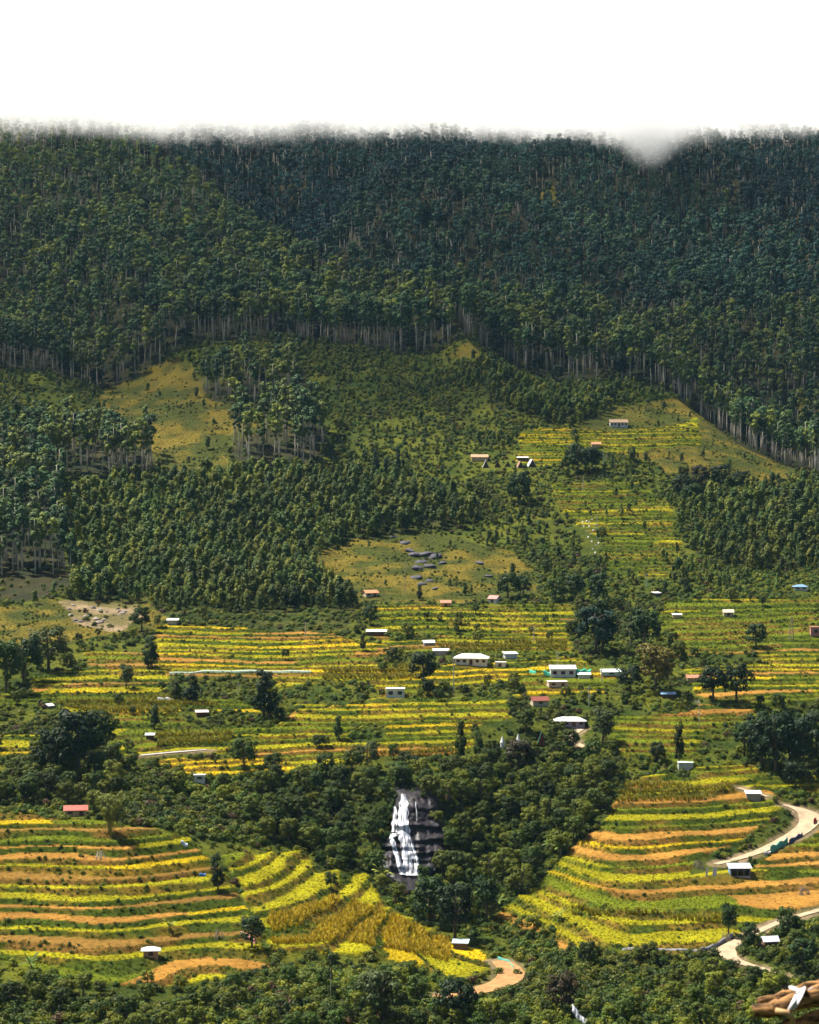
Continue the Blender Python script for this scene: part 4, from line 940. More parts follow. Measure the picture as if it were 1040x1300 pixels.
# ------------------------------------------------------------------ scattered plants
def jitter_grid(sp, y0, y1, rnd):
    ys_ = np.arange(y0, y1, sp); Xs = []; Ys = []
    for y in ys_:
        hw = y * 590 / F; n = int(2 * hw / sp)
        Xs.append(np.linspace(-hw, hw, n) + rnd.uniform(-.48, .48, n) * sp); Ys.append(y + rnd.uniform(-.48, .48, n) * sp)
    return np.concatenate(Xs), np.concatenate(Ys)
def scatter(sp, y0, y1, dens, rnd, low=False):
    X, Y = jitter_grid(sp, y0, y1, rnd); Y = np.clip(Y, 463, 1845); Z = gsample(ZG, X, Y); px, py = project(X, Y, Z); cl_ = gnear(CLS, X, Y)
    p = dens(cl_, px, py, X, Y); ok = (rnd.rand(len(X)) < p) & is_clear(px, py, low)
    return X[ok], Y[ok], Z[ok], px[ok], py[ok], cl_[ok]
def stuff(name, kind, X, Y, Z, S, tint, rnd, label):
    """one object whose points carry copies of the plants of one kind"""
    if not len(X): return
    me = bpy.data.meshes.new(name); me.vertices.add(len(X)); me.vertices.foreach_set('co', np.stack([X, Y, Z], 1).astype(np.float32).ravel())
    def attr(n, t, key, dat): a = me.attributes.new(n, t, 'POINT'); a.data.foreach_set(key, np.ascontiguousarray(dat).ravel())
    attr('rot', 'FLOAT_VECTOR', 'vector', np.stack([rnd.normal(size=len(X)) * .04, rnd.normal(size=len(X)) * .04, rnd.rand(len(X)) * 6.28], 1).astype(np.float32))
    attr('siz', 'FLOAT_VECTOR', 'vector', np.stack([S * rnd.uniform(.85, 1.15, len(X)), S * rnd.uniform(.85, 1.15, len(X)), S], 1).astype(np.float32))
    attr('pick', 'INT', 'value', rnd.randint(0, len(PROTO[kind]), len(X)).astype(np.int32))
    attr('tint', 'FLOAT_VECTOR', 'vector', tint.astype(np.float32))
    o = link(name, me); tag(o, label, None, None, 'stuff')
    ng = bpy.data.node_groups.new(name, 'GeometryNodeTree')
    ng.interface.new_socket('Geometry', in_out='INPUT', socket_type='NodeSocketGeometry'); ng.interface.new_socket('Geometry', in_out='OUTPUT', socket_type='NodeSocketGeometry')
    N = ng.nodes; L = ng.links; gi = N.new('NodeGroupInput'); go = N.new('NodeGroupOutput'); ip = N.new('GeometryNodeInstanceOnPoints')
    jo = N.new('GeometryNodeJoinGeometry')
    for tm, cm in reversed(PROTO[kind]):
        jn = N.new('GeometryNodeJoinGeometry')
        for me_ in (tm, cm):
            if me_ is None: continue
            oi = N.new('GeometryNodeObjectInfo'); oi.inputs[0].default_value = USER[me_.name]; oi.transform_space = 'ORIGINAL'; L.new(oi.outputs['Geometry'], jn.inputs[0])
        g2 = N.new('GeometryNodeGeometryToInstance'); L.new(jn.outputs[0], g2.inputs[0]); L.new(g2.outputs[0], jo.inputs[0])
    def named(n, t): a = N.new('GeometryNodeInputNamedAttribute'); a.data_type = t; a.inputs[0].default_value = n; return a.outputs[0]
    L.new(gi.outputs[0], ip.inputs['Points']); L.new(jo.outputs[0], ip.inputs['Instance']); ip.inputs['Pick Instance'].default_value = True
    L.new(named('pick', 'INT'), ip.inputs['Instance Index']); L.new(named('rot', 'FLOAT_VECTOR'), ip.inputs['Rotation']); L.new(named('siz', 'FLOAT_VECTOR'), ip.inputs['Scale'])
    L.new(ip.outputs[0], go.inputs[0])
    md = o.modifiers.new('plants', 'NODES'); md.node_group = ng
    return o
USER = {}
def note_users():
    for o in C.objects:
        if o.type == 'MESH': USER.setdefault(o.data.name, o)
def spread(kind, name, X, Y, Z, S, tint, rnd, lab, cat, group, stufflabel, most=300, hgt=10.0):
    px, py = project(X, Y, Z); inside = (px > 4) & (px < 1036) & (py < 1320)
    key = np.where(inside, S * hgt / Y, 0); k = min(most, int(inside.sum()))
    top = np.argsort(-key)[:k]; rest = np.ones(len(X), bool); rest[top] = False
    for n_, i in enumerate(top):
        l_ = lab(i) if callable(lab) else lab; g_ = group(i) if callable(group) else group
        place(kind, n_, (X[i], Y[i], Z[i]), rnd.uniform(0, 6.28), float(S[i]), tint[i], l_, cat, g_)
    note_users()
    if stufflabel: stuff(name, kind, X[rest], Y[rest], Z[rest], S[rest], tint[rest], rnd, stufflabel)
def upper(y): return np.clip((y - 170) / 260, 0, 1)

# what stands near a plant, for its label: (x, y of base, words)
MARKS = [(786, 543, 'the long white cottage'), (632, 594, 'the row of tents'), (757, 569, 'the little orange roofed hut'), (470, 758, 'the cream hut with orange tiles'), (566, 770, 'the orange walled hut'), (628, 766, 'the red gabled white hut'),
 (925, 783, 'the cream field hut'), (1017, 750, 'the blue roofed pale house'), (1005, 813, 'the lattice pylon'), (219, 793, 'the white roofed corner shed'), (478, 807, 'the long grey tin shed'), (599, 846, 'the white bungalow'), (715, 861, 'the purple windowed house'),
 (776, 858, 'the pale green roofed shed'), (502, 887, 'the flat white block'), (685, 897, 'the cream house with dark red roof'), (724, 925, 'the white hipped roof'), (688, 948, 'the tent shaped chapel'), (650, 950, 'the white stupas'), (887, 866, 'the rusty brown roof'),
 (849, 887, 'the blue roofed shed'), (256, 910, 'the pink roofed hut'), (61, 900, 'the tiny white gabled hut'), (253, 994, 'the small white walled store'), (95, 1037, 'the rusty roofed farm hut'), (191, 1217, 'the hipped field hut on the yellow terrace'),
 (957, 1017, 'the shed by the thin path'), (940, 1114, 'the open fronted blue shed'), (978, 1203, 'the brown timber hut'), (585, 1206, 'the pale blue roofed shelter'), (871, 980, 'the trough shed'), (335, 912, 'the tall dark columnar tree'), (140, 1062, 'the bamboo clump'),
 (515, 1115, 'the foot of the waterfall'), (512, 1000, 'the top of the waterfall'), (740, 1290, 'the valley bottom cascade'), (650, 1240, 'the orange track bend'), (320, 1204, 'the small round dark tree'), (485, 1300, 'the large round tree below the maize'), (200, 957, 'the concrete path'),
 (1030, 1040, 'the pale road bend'), (918, 1212, 'the hairpin track'), (735, 938, 'the zigzag lane'), (230, 520, 'the open grass slope'), (540, 710, 'the rock slabs'), (120, 780, 'the bare rubble patch'), (750, 680, 'the white squares on stakes'), (491, 604, 'the three dark narrow trees'),
 (277, 1130, 'the dark corner tree between terraces'), (832, 880, 'the large yellow green tree'), (1000, 985, 'the dark trees above the road bend'), (40, 860, 'the grey green round tree'), (985, 1280, 'the tied logs'), (485, 1122, 'the broad leaved banana plant'), (830, 1210, 'the grey netting'), (100, 990, 'the big dark tree')]
MK = np.array([(a, b) for a, b, c in MARKS], float)
GROUP_OF = {}
def words_for(kind_words, tone, size, x, y, where, group):
    k = int(np.argmin((MK[:, 0] - x) ** 2 + ((MK[:, 1] - y) * 1.3) ** 2)); dx, dy = x - MK[k, 0], y - MK[k, 1]
    rel = 'uphill of' if dy < -abs(dx) * .5 else ('downhill of' if dy > abs(dx) * .5 else 'level with')
    dist = math.hypot(dx, dy)
    l_ = f'{size} {tone} {kind_words} {"close " if dist < 30 else ("far " if dist > 90 else "")}{rel} {MARKS[k][2]}'.strip()
    if len((l_ + ' ' + where).split()) <= 16: l_ += ' ' + where
    return l_, GROUP_OF.setdefault(l_, group)
def tone_of(t):
    b = t[0] * .4 + t[1] * .6
    return 'dark' if b < .035 else ('mid green' if b < .06 else ('light green' if t[0] < t[1] * .95 else 'yellowish'))

# eucalyptus forest
UPZ = np.zeros((1300, 1040), np.uint8)       # high slopes: cloud shade and haze put into darker, bluer leaf tints
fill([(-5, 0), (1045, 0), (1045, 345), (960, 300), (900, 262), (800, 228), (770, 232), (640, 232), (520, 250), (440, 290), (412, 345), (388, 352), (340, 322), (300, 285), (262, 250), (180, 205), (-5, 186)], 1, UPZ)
MDZ = np.zeros((1300, 1040), np.uint8)
fill([(388, 345), (440, 290), (520, 250), (640, 232), (800, 228), (960, 300), (1045, 345), (1045, 420), (900, 430), (760, 420), (560, 400), (430, 380)], 1, MDZ)
r = rs(1)
X, Y, Z, px, py, cc = scatter(5.7, 900, 1845, lambda c, x, y, X, Y: (c == EUC) * np.clip(.9 + .9 * fbm(X, Y, 38, 5, 3), .5, .98), r)
S = (1.0 + .5 * (r.rand(len(X)) - .5)) * (.84 + .26 * np.clip(fbm(X, Y, 90, 6, 2) + .5, 0, 1)) * np.where(py < 300, .82, .94)
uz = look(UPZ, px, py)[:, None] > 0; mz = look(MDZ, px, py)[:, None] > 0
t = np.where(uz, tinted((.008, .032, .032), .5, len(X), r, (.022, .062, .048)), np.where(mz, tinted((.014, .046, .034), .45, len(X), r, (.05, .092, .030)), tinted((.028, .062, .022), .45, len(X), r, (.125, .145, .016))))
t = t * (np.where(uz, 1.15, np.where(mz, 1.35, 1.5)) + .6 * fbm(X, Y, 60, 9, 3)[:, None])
def siz(v, a=.9, b=1.12): return 'short' if v < a else ('tall' if v > b else '')
def mk(kw, cc_t, S_, px_, py_, where, group, a, b):
    def f(i): return words_for(kw, tone_of(cc_t[i]), siz(S_[i], a, b), px_[i], py_[i], where(i), group(i))
    return (lambda i: f(i)[0]), (lambda i: f(i)[1])
def eg(i): return 0 if not (py[i] > 466 and px[i] < 430) else (1 if px[i] < 205 else 2)
L_, G_ = mk('pale trunked eucalyptus', t, S, px, py, lambda i: ['at the forest edge', 'in the grove', 'in the stand'][eg(i)], lambda i: ['eucalyptus at the forest edge', 'eucalyptus in the left grove', 'eucalyptus by the grass slope'][eg(i)], .9, 1.08)
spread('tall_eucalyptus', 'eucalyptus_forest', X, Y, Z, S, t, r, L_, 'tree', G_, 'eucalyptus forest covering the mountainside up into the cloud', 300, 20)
# lower grey green trees filling the forest of the high slopes
r = rs(12)
X, Y, Z, px, py, cc = scatter(7.5, 1150, 1800, lambda c, x, y, X, Y: (c == EUC) * np.where(look(UPZ, x, y) > 0, .6, .12), r)
S = r.uniform(.8, 1.5, len(X)); t = tinted((.014, .028, .018), .4, len(X), r, (.04, .05, .02))
# saplings and plantation
X2, Y2, Z2, px2, py2, S2, t2 = X, Y, Z, px, py, S, t
r = rs(2)
X, Y, Z, px, py, cc = scatter(3.9, 840, 1300, lambda c, x, y, X, Y: (c == YOUNG) * .93 + (c == SCRUB) * (y < 760) * np.where(fbm(X, Y, 40, 15, 3) > .15, .42, .12) + (c == TERR) * (y > 605) * (y < 755) * .07 + (c == GRASS) * .03, r)
S = np.where(cc == YOUNG, 1.0, .6) * r.uniform(.65, 1.35, len(X)) * (1 + .25 * fbm(X, Y, 30, 17, 2))
t = tinted((.048, .088, .014), .35, len(X), r, (.17, .18, .012), 2.2) * (1 + .45 * fbm(X, Y, 35, 16, 2)[:, None])
def yg(i): return 2 if cc[i] != YOUNG else (0 if px[i] < 800 else 1)
L_, G_ = mk('young bushy tree', t, S, px, py, lambda i: ['in the plantation', 'in the right wood', 'in the scrub'][yg(i)], lambda i: ['plantation of young trees', 'young wood on the right slope', 'small trees in the scrub'][yg(i)], .85, 1.15)
spread('young_tree', 'young_wood', X, Y, Z, S, t, r, L_, 'tree', G_, 'wood of young trees and saplings on the middle slope', 300, 7)
# broadleaf woods of the gorge and valley bottom
r = rs(3)
def bd(c, x, y, X, Y):
    return (c == DENSE) * .80 + (c == THICK) * np.where(y < 1100, .08, np.where(x < 560, .5, .34) * (fbm(X, Y, 22, 38, 2) > -.25)) + (c == SCRUB) * np.where(y > 760, .20, .05) * (fbm(X, Y, 35, 18, 2) > -.1) + (c == TERR) * (y > 760) * (y < 990) * (gnear(fr - RISA, X, Y) < .1) * .22 * (fbm(X, Y, 30, 28, 2) > .12)
X, Y, Z, px, py, cc = scatter(4.6, 464, 1100, bd, r)
S = np.where(cc == DENSE, .52, .42) * r.uniform(.6, 1.4, len(X)) * np.where(cc == TERR, .8, 1)
t = tinted((.030, .056, .006), .5, len(X), r, (.14, .155, .010), 1.8) * np.where(cc == THICK, 1.2, 1.0)[:, None] * (1 + .45 * fbm(X, Y, 25, 19, 2)[:, None])
def bgp(i): return 3 if py[i] < 900 else (0 if py[i] > 1200 else (1 if px[i] < 540 else 2))
L_, G_ = mk('leafy tree', t, S, px, py, lambda i: ['in the valley wood', 'in the gorge wood', 'in the right gorge wood', 'between the fields'][bgp(i)], lambda i: ['valley bottom trees', 'gorge trees left of the fall', 'gorge trees right of the fall', 'trees between the upper fields'][bgp(i)], .48, .7)
spread('broadleaf_tree', 'broadleaf_wood', X, Y, Z, S, t, r, L_, 'tree', G_, 'broadleaf wood filling the gorge and valley bottom', 230, 10)
stuff('understorey', 'broadleaf_tree', X2, Y2, Z2, S2 * .8, t2, rs(13), 'lower dark trees among the eucalyptus of the high slopes')
# shrubs
r = rs(4)
def sd(c, x, y, X, Y):
    edge = gnear(fr - RISA, X, Y) < 0
    p = (c == SCRUB) * np.where(fbm(X, Y, 30, 35, 3) > -.05, .78, .30) + (c == THICK) * 1.0 + (c == DENSE) * .85 + (c == EUC) * .10 + (c == YOUNG) * .25 + (c == BARE) * .06 + (c == GRASS) * (.10 + .4 * (fbm(X, Y, 14, 25, 2) > .25))
    return p + (c == TERR) * edge * np.where(y < 760, .6, .13 + .5 * (fbm(X, Y, 22, 26, 2) > .14)) + (c == TERR) * ~edge * np.where((y < 760) & (y > 600), .22, .008 + .06 * (fbm(X, Y, 20, 29, 2) > .35))
X, Y, Z, px, py, cc = scatter(1.75, 464, 1330, sd, r, True)
S = r.uniform(.35, 1.25, len(X)) * np.where(cc == TERR, .5, 1.0) * np.where(cc == GRASS, .55, 1) * np.where(cc == THICK, 1.25, 1)
t = tinted((.040, .072, .007), .45, len(X), r, (.17, .175, .010), 2.2) * (1 + .55 * fbm(X, Y, 18, 27, 2)[:, None])
t = np.where((cc == TERR)[:, None], t * np.array([[1.2, 1.2, 1.0]]), t)
t = np.where((r.rand(len(X)) < .03)[:, None], np.array([[.075, .045, .018]]), t)
def sg(i): return 0 if py[i] > 1200 else (1 if cc[i] == TERR else 2)
L_, G_ = mk('leafy bush', t, S, px, py, lambda i: ['in the valley scrub', 'on a terrace bank', 'on the slope'][sg(i)], lambda i: ['valley bottom bushes', 'bushes on terrace banks', 'bushes on the gorge side'][sg(i)], .8, 1.1)
spread('shrub', 'shrub_cover', X, Y, Z, S, t, r, L_, 'bush', G_, 'bushes and undergrowth covering the slopes and banks', 200, 2)
# crops and grass on the terraces
r = rs(5)
X, Y, Z, px, py, cc = scatter(1.05, 464, 1130, lambda c, x, y, X, Y: (c == TERR) * .85 + (c == GRASS) * .35 + (c == SCRUB) * (Y < 760) * .35, r, True)
frr = gnear(fr - RISA * .97, X, Y); tc = gnear(TCOL, X, Y)
tr_ = frr > 0
t = np.where(tr_[:, None], tc * r.uniform(.75, 1.2, (len(X), 1)), np.array([[.065, .095, .007]]) * r.uniform(.4, 1.6, (len(X), 1)))
gr_ = cc == GRASS
t = np.where((cc == SCRUB)[:, None], np.array([[.07, .085, .008]]) * r.uniform(.4, 1.6, (len(X), 1)), t)
t = np.where(gr_[:, None], np.array([[.105, .09, .012]]) * r.uniform(.4, 1.4, (len(X), 1)), t)
soil = (tc[:, 2] > .014)
S = np.where(tr_ | gr_, .42, .8) * r.uniform(.6, 1.2, len(X))
ok = ~(tr_ & soil & (r.rand(len(X)) < .85)) & (r.rand(len(X)) < np.where(tr_, 1, .85))
X, Y, Z, S, t = X[ok], Y[ok], Z[ok], S[ok], t[ok]
for k in range(4): place('grass_tuft', k, (X[k], Y[k], Z[k]), 0, float(S[k]), t[k], 'tuft of crop grass on the lowest terrace', 'grass', 'crop grass tufts')
note_users(); stuff('crop_grass', 'grass_tuft', X[4:], Y[4:], Z[4:], S[4:], t[4:], r, 'rice and grass growing on terrace treads and banks')
MZ = [[(340, 1165), (420, 1140), (440, 1142), (490, 1158), (545, 1184), (590, 1200), (570, 1222), (520, 1210), (440, 1196), (345, 1200)], [(720, 1000), (800, 992), (930, 1000), (900, 1016), (740, 1020)], [(725, 1150), (930, 1165), (930, 1172), (725, 1162)], [(60, 893), (230, 884), (280, 896), (260, 912), (120, 905)], [(480, 955), (570, 950), (600, 965), (500, 970)], [(200, 930), (300, 928), (290, 945), (200, 950)], [(410, 848), (540, 846), (540, 862), (410, 864)], [(540, 820), (720, 812), (720, 824), (540, 830)]]
mzm = np.zeros((1300, 1040), np.uint8)
for q_ in MZ: fill(q_, 1, mzm)
r = rs(6)
X, Y, Z, px, py, cc = scatter(.95, 464, 860, lambda c, x, y, X, Y: (c == TERR) * look(mzm, x, y) * (gnear(fr, X, Y) > RIS * .6) * .95, r)
t = np.where((py > 1100)[:, None] & (px < 640)[:, None], tinted((.30, .21, .005), .3, len(X), r), tinted((.17, .15, .008), .3, len(X), r)); S = r.uniform(.6, 1.05, len(X))
for k in range(4): place('maize_plant', k, (X[k], Y[k], Z[k]), 0, float(S[k]), t[k], 'yellowing maize plant in a terrace field', 'maize', 'maize plants')
note_users(); stuff('maize_crop', 'maize_plant', X[4:], Y[4:], Z[4:], S[4:], t[4:], r, 'yellowing maize standing in rows on the terraces')

# plants that share a label: told apart by their order from the thing the label names
ORD = ['nearest', 'second nearest', 'third nearest', 'fourth nearest', 'fifth nearest', 'sixth nearest', 'seventh nearest', 'eighth nearest', 'ninth nearest', 'tenth nearest'] + [w + ' nearest' for w in 'eleventh twelfth thirteenth fourteenth fifteenth sixteenth seventeenth eighteenth nineteenth twentieth'.split()]
same = {}; TAKEN = set()
for o in C.objects:
    if o.parent is None and o.get('label') in GROUP_OF: same.setdefault(o['label'], []).append(o)
for l_, obs in same.items():
    if not 1 < len(obs) <= len(ORD): continue
    mk_ = next((m_ for m_ in MARKS if m_[2] in l_), None)
    if not mk_: continue
    pxy = [project(*o.location) for o in obs]
    for n_, k in enumerate(sorted(range(len(obs)), key=lambda k: math.hypot(pxy[k][0] - mk_[0], pxy[k][1] - mk_[1]))):
        new = ORD[n_] + ' ' + l_
        if len(new.split()) > 16: new = ORD[n_] + ' ' + l_[:l_.index(mk_[2]) + len(mk_[2])]
        if len(new.split()) <= 16 and new not in TAKEN: obs[k]['label'] = new; TAKEN.add(new)

# ------------------------------------------------------------------ tied logs by the viewpoint
def log_mat():
    m, n, b, out = mat('weathered_log'); tc = nd(n, 'ShaderNodeTexCoord'); mp = nd(n, 'ShaderNodeMapping'); mp.inputs['Scale'].default_value = (3, 16, 16)
    t = nd(n, 'ShaderNodeTexNoise'); t.inputs['Scale'].default_value = 3.4; t.inputs['Detail'].default_value = 10; t.inputs['Roughness'].default_value = .7
    n.links.new(tc.outputs['Object'], mp.inputs[0]); n.links.new(mp.outputs[0], t.inputs['Vector'])
    cr = nd(n, 'ShaderNodeValToRGB'); cr.color_ramp.elements[0].position = .42; cr.color_ramp.elements[0].color = (.045, .022, .010, 1); cr.color_ramp.elements[1].position = .57; cr.color_ramp.elements[1].color = (.38, .20, .075, 1)
    n.links.new(t.outputs['Fac'], cr.inputs[0]); n.links.new(cr.outputs[0], b.inputs['Base Color'])
    bp = nd(n, 'ShaderNodeBump'); bp.inputs['Strength'].default_value = .6; bp.inputs['Distance'].default_value = .02; n.links.new(t.outputs['Fac'], bp.inputs['Height']); n.links.new(bp.outputs[0], b.inputs['Normal'])
    return m
M_log = log_mat()
LD = 8.0
def lp(x, y, d=LD): tx, tz = ray(x, y); return Vector((d * tx, d, d * tz))
def log(pts, rad, label):
    P = [lp(*q_) for q_ in pts]; m = MB(); fine = []; rr = []
    for i in range(len(P) - 1):
        for k in range(8):
            t = k / 8; fine.append(P[i].lerp(P[i + 1], t) + Vector((0, 0, .004 * math.sin(i * 5 + k)))); rr.append((rad[i] * (1 - t) + rad[i + 1] * t) * (1 + .07 * math.sin(k * 2.1 + i)))
    fine.append(P[-1]); rr.append(rad[-1])
    o0 = fine[0].copy(); m.tube([p_ - o0 for p_ in fine], rr, 16); o = m.build('log', M_log, None, True); o.location = o0; tag(o, label, 'log'); return o
k_ = LD / F
log([(957, 1285), (990, 1279, 8.0), (1050, 1259, 8.05), (1250, 1200, 8.2)], [8 * k_, 11 * k_, 14 * k_, 18 * k_], 'thick weathered log resting on top, tied with white cloth')
log([(962, 1273, 8.14), (1000, 1263, 8.14), (1060, 1244, 8.18), (1250, 1190, 8.35)], [5 * k_, 7 * k_, 8 * k_, 10 * k_], 'thinner weathered log lying behind the thick tied log')
log([(996, 1303, 8.0), (1030, 1294, 8.0), (1060, 1286, 8.02), (1250, 1240, 8.2)], [7 * k_, 8 * k_, 9 * k_, 11 * k_], 'lower weathered log under the tied one')
m = MB()
tie = [lp(1003, 1285, 7.93), lp(1009, 1273, 7.9), lp(1015, 1261, 7.94), lp(1019, 1252, 8.03)]
V_ = []
for i, p_ in enumerate(tie):
    for w, dy in ((-6, .012), (-2, -.012), (2, .008), (5, -.008)): V_.append(p_ + Vector((w * k_, dy, w * k_ * .35)))
Fq = [(i * 4 + j, i * 4 + j + 1, (i + 1) * 4 + j + 1, (i + 1) * 4 + j) for i in range(3) for j in range(3)]
n_ = len(V_); V_ += [lp(998, 1251, 8.0), lp(1012, 1252, 7.97), lp(1022, 1262, 7.95), lp(1002, 1258, 7.96), lp(1022, 1258, 8.0), lp(1036, 1251, 8.02), lp(1030, 1259, 8.0)]
Fq += [(n_, n_ + 1, n_ + 2, n_ + 3), (n_ + 4, n_ + 5, n_ + 6, n_ + 6)]
me = bpy.data.meshes.new('cloth_tie'); me.from_pydata([tuple(v) for v in V_], [], [f if len(set(f)) == 4 else f[:3] for f in Fq]); me.materials.append(M_white)
o = link('cloth_tie', me); sol = o.modifiers.new('thick', 'SOLIDIFY'); sol.thickness = .006; sol = o.modifiers.new('soft', 'SUBSURF'); sol.render_levels = 2
tag(o, 'white cloth strip knotted round the thick log', 'cloth')
m = MB(); m.tube([lp(985, 1283, 7.94), lp(1000, 1286, 7.92), lp(1006, 1292, 7.93), lp(1007, 1306, 7.95)], [4 * k_, 4 * k_, 3.5 * k_, 3.5 * k_], 8); o = m.build('tie_strip', plain('bark_strip', (.45, .28, .12)), None, True); tag(o, 'brown bark strip looped under the tied log', 'strap')
# the post that carries the logs, out of the frame to the right
for x in (1180, 1320):
    p = lp(x, 1300, 8.1); gz = ground(p.x, p.y); m = MB(); m.tube([(p.x, p.y, gz - .3), (p.x, p.y + .02, p.z + .12)], [.07, .06], 10); o = m.build('log_post', M_log, None, True); tag(o, 'wooden post carrying the tied logs', 'post', 'posts under the logs')

# ------------------------------------------------------------------ haze, mist on the ridge, cloud bank behind it
def box_obj(name, lo, hi):
    m = MB(); m.box([(a + b) / 2 for a, b in zip(lo, hi)], [b - a for a, b in zip(lo, hi)]); return m.build(name, None)
# high white cloud bank beyond the mountain: lumpy sunlit face
U, Wn = 150, 46; V_ = []
for j in range(Wn):
    for i in range(U):
        x = (i / (U - 1) - .5) * 5200; h_ = j / (Wn - 1)
        z = 60 + 1250 * h_; y = 2750 + 1500 * h_
        b = float(fbm(np.array([x + .3 * z]), np.array([z * 1.4]), 260, 77, 4)[0])
        V_.append((x, y - 26 * b, z + 8 * b))
Fq = [(j * U + i, j * U + i + 1, (j + 1) * U + i + 1, (j + 1) * U + i) for j in range(Wn - 1) for i in range(U - 1)]
cbk = link('cloud_bank', mesh_np('cloud_bank', V_, Fq, plain('cloud_white', (.93, .93, .94), 1.0, .03, .004, None, 0), True)); tag(cbk, 'bright white cloud bank filling the sky beyond the ridge', None, None, 'stuff')
# thin cloud drifting above the mountainside: it takes part of the sun from the forest below
V_ = []; NU = 60
for side in (0, 1):
    for j in range(NU):
        for i in range(NU):
            u, v = i / (NU - 1) * 2 - 1, j / (NU - 1) * 2 - 1
            th = max(0., (1 - u ** 4) * (1 - v ** 4)); x, y = -290 + u * 620, 1415 + v * 255
            b = float(fbm(np.array([x]), np.array([y]), 120, 88 + side, 3)[0])
            V_.append((x, y, 462 + (18 + 14 * b) * th * (1 if side else -1)))
Fq = [(o_ + j * NU + i, o_ + j * NU + i + 1, o_ + (j + 1) * NU + i + 1, o_ + (j + 1) * NU + i) for o_ in (0, NU * NU) for j in range(NU - 1) for i in range(NU - 1)]
m = bpy.data.materials.new('thin_cloud'); m.use_nodes = True; n = m.node_tree; n.nodes.clear()
out = nd(n, 'ShaderNodeOutputMaterial'); tr0 = nd(n, 'ShaderNodeBsdfTransparent'); tl0 = nd(n, 'ShaderNodeBsdfTranslucent'); tl0.inputs[0].default_value = (.95, .95, .95, 1); ms = nd(n, 'ShaderNodeMixShader')
g = nd(n, 'ShaderNodeTexCoord'); mp = nd(n, 'ShaderNodeMapping'); mp.inputs['Location'].default_value = (290 / 620, -1415 / 255, -462 / 400); mp.inputs['Scale'].default_value = (1 / 620, 1 / 255, 1 / 400)
gr = nd(n, 'ShaderNodeTexGradient', gradient_type='SPHERICAL'); n.links.new(g.outputs['Object'], mp.inputs[0]); n.links.new(mp.outputs[0], gr.inputs[0])
tn = nd(n, 'ShaderNodeTexNoise'); tn.inputs['Scale'].default_value = .009; tn.inputs['Detail'].default_value = 5; n.links.new(g.outputs['Object'], tn.inputs['Vector'])
ad = nd(n, 'ShaderNodeMath', operation='MULTIPLY_ADD'); ad.inputs[1].default_value = .9; n.links.new(tn.outputs['Fac'], ad.inputs[0]); n.links.new(gr.outputs['Fac'], ad.inputs[2])
mr = nd(n, 'ShaderNodeMapRange', interpolation_type='SMOOTHSTEP'); mr.inputs[1].default_value = .45; mr.inputs[2].default_value = .95; mr.inputs[3].default_value = 0; mr.inputs[4].default_value = .33
n.links.new(ad.outputs[0], mr.inputs[0]); n.links.new(mr.outputs[0], ms.inputs[0]); n.links.new(tr0.outputs[0], ms.inputs[1]); n.links.new(tl0.outputs[0], ms.inputs[2]); n.links.new(ms.outputs[0], out.inputs[0])
tag(link('thin_cloud', mesh_np('thin_cloud', V_, Fq, m, True)), 'thin cloud drifting above the forested mountainside', None, None, 'stuff')
cb = box_obj('ridge_mist', (-520, 1500, 160), (520, 1990, 275)); tag(cb, 'low white cloud resting on the mountain ridge', None, None, 'stuff')
m = bpy.data.materials.new('cloud_volume'); m.use_nodes = True; n = m.node_tree; n.nodes.clear()
out = nd(n, 'ShaderNodeOutputMaterial'); pv = nd(n, 'ShaderNodeVolumePrincipled'); pv.inputs['Color'].default_value = (1, 1, 1, 1); pv.inputs['Anisotropy'].default_value = 0
tc = nd(n, 'ShaderNodeTexCoord'); sx = nd(n, 'ShaderNodeSeparateXYZ'); n.links.new(tc.outputs['Object'], sx.inputs[0])
t = nd(n, 'ShaderNodeTexNoise'); t.inputs['Scale'].default_value = .03; t.inputs['Detail'].default_value = 5; n.links.new(tc.outputs['Object'], t.inputs['Vector'])
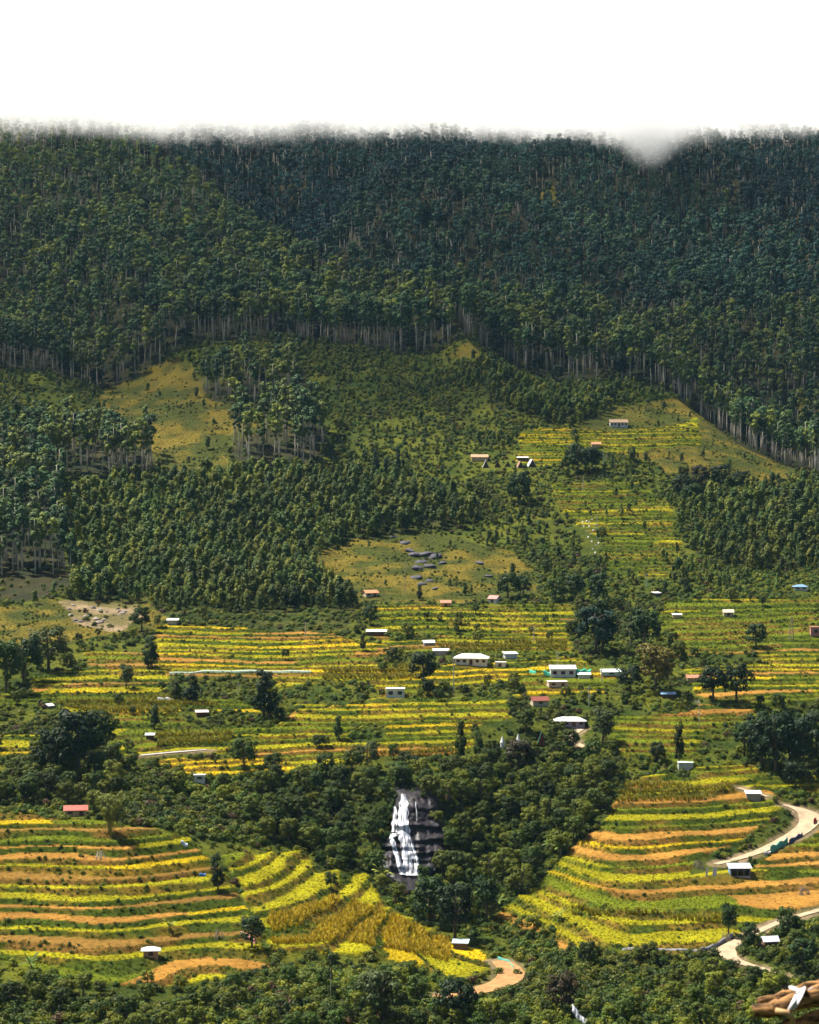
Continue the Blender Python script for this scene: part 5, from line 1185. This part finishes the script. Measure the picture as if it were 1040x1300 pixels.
def mth(op, a, b=None):
    x = nd(n, 'ShaderNodeMath', operation=op)
    for i, v in enumerate((a, b)):
        if v is None: continue
        if isinstance(v, (int, float)): x.inputs[i].default_value = v
        else: n.links.new(v, x.inputs[i])
    return x.outputs[0]
dx = mth('MULTIPLY', mth('SUBTRACT', sx.outputs['X'], 152.0), 1 / 20.0)
dip = mth('MULTIPLY', mth('POWER', 2.718, mth('MULTIPLY', mth('MULTIPLY', dx, dx), -1.0)), 19.0)
hgt = mth('SUBTRACT', sx.outputs['Z'], 207.5)
hgt = mth('ADD', hgt, mth('MULTIPLY', mth('SUBTRACT', t.outputs['Fac'], .5), 22.0))
t3 = nd(n, 'ShaderNodeTexNoise'); t3.inputs['Scale'].default_value = .010; t3.inputs['Detail'].default_value = 3; n.links.new(tc.outputs['Object'], t3.inputs['Vector'])
hgt = mth('ADD', hgt, mth('MULTIPLY', mth('SUBTRACT', t3.outputs['Fac'], .5), 24.0))
hgt = mth('ADD', hgt, mth('MULTIPLY', sx.outputs['X'], .012))
mr = nd(n, 'ShaderNodeMapRange', interpolation_type='SMOOTHSTEP'); mr.inputs[1].default_value = -12; mr.inputs[2].default_value = 18; mr.inputs[3].default_value = 0; mr.inputs[4].default_value = .042
n.links.new(mth('ADD', hgt, dip), mr.inputs[0])
mt = nd(n, 'ShaderNodeMapRange', interpolation_type='SMOOTHSTEP'); mt.inputs[1].default_value = 16; mt.inputs[2].default_value = 34; mt.inputs[3].default_value = 1; mt.inputs[4].default_value = 0
n.links.new(hgt, mt.inputs[0]); n.links.new(mth('MULTIPLY', mr.outputs[0], mt.outputs[0]), pv.inputs['Density']); n.links.new(pv.outputs[0], out.inputs['Volume'])
cb.data.materials.append(m)
hz = box_obj('haze', (-3000, -60, -150), (3000, 2600, 345)); tag(hz, 'thin blue haze over the valley', None, None, 'stuff')
m = bpy.data.materials.new('haze_air'); m.use_nodes = True; n = m.node_tree; n.nodes.clear()
out = nd(n, 'ShaderNodeOutputMaterial'); pv = nd(n, 'ShaderNodeVolumePrincipled'); pv.inputs['Color'].default_value = (.35, .68, 1.0, 1); pv.inputs['Density'].default_value = .000018
n.links.new(pv.outputs[0], out.inputs['Volume']); hz.data.materials.append(m)
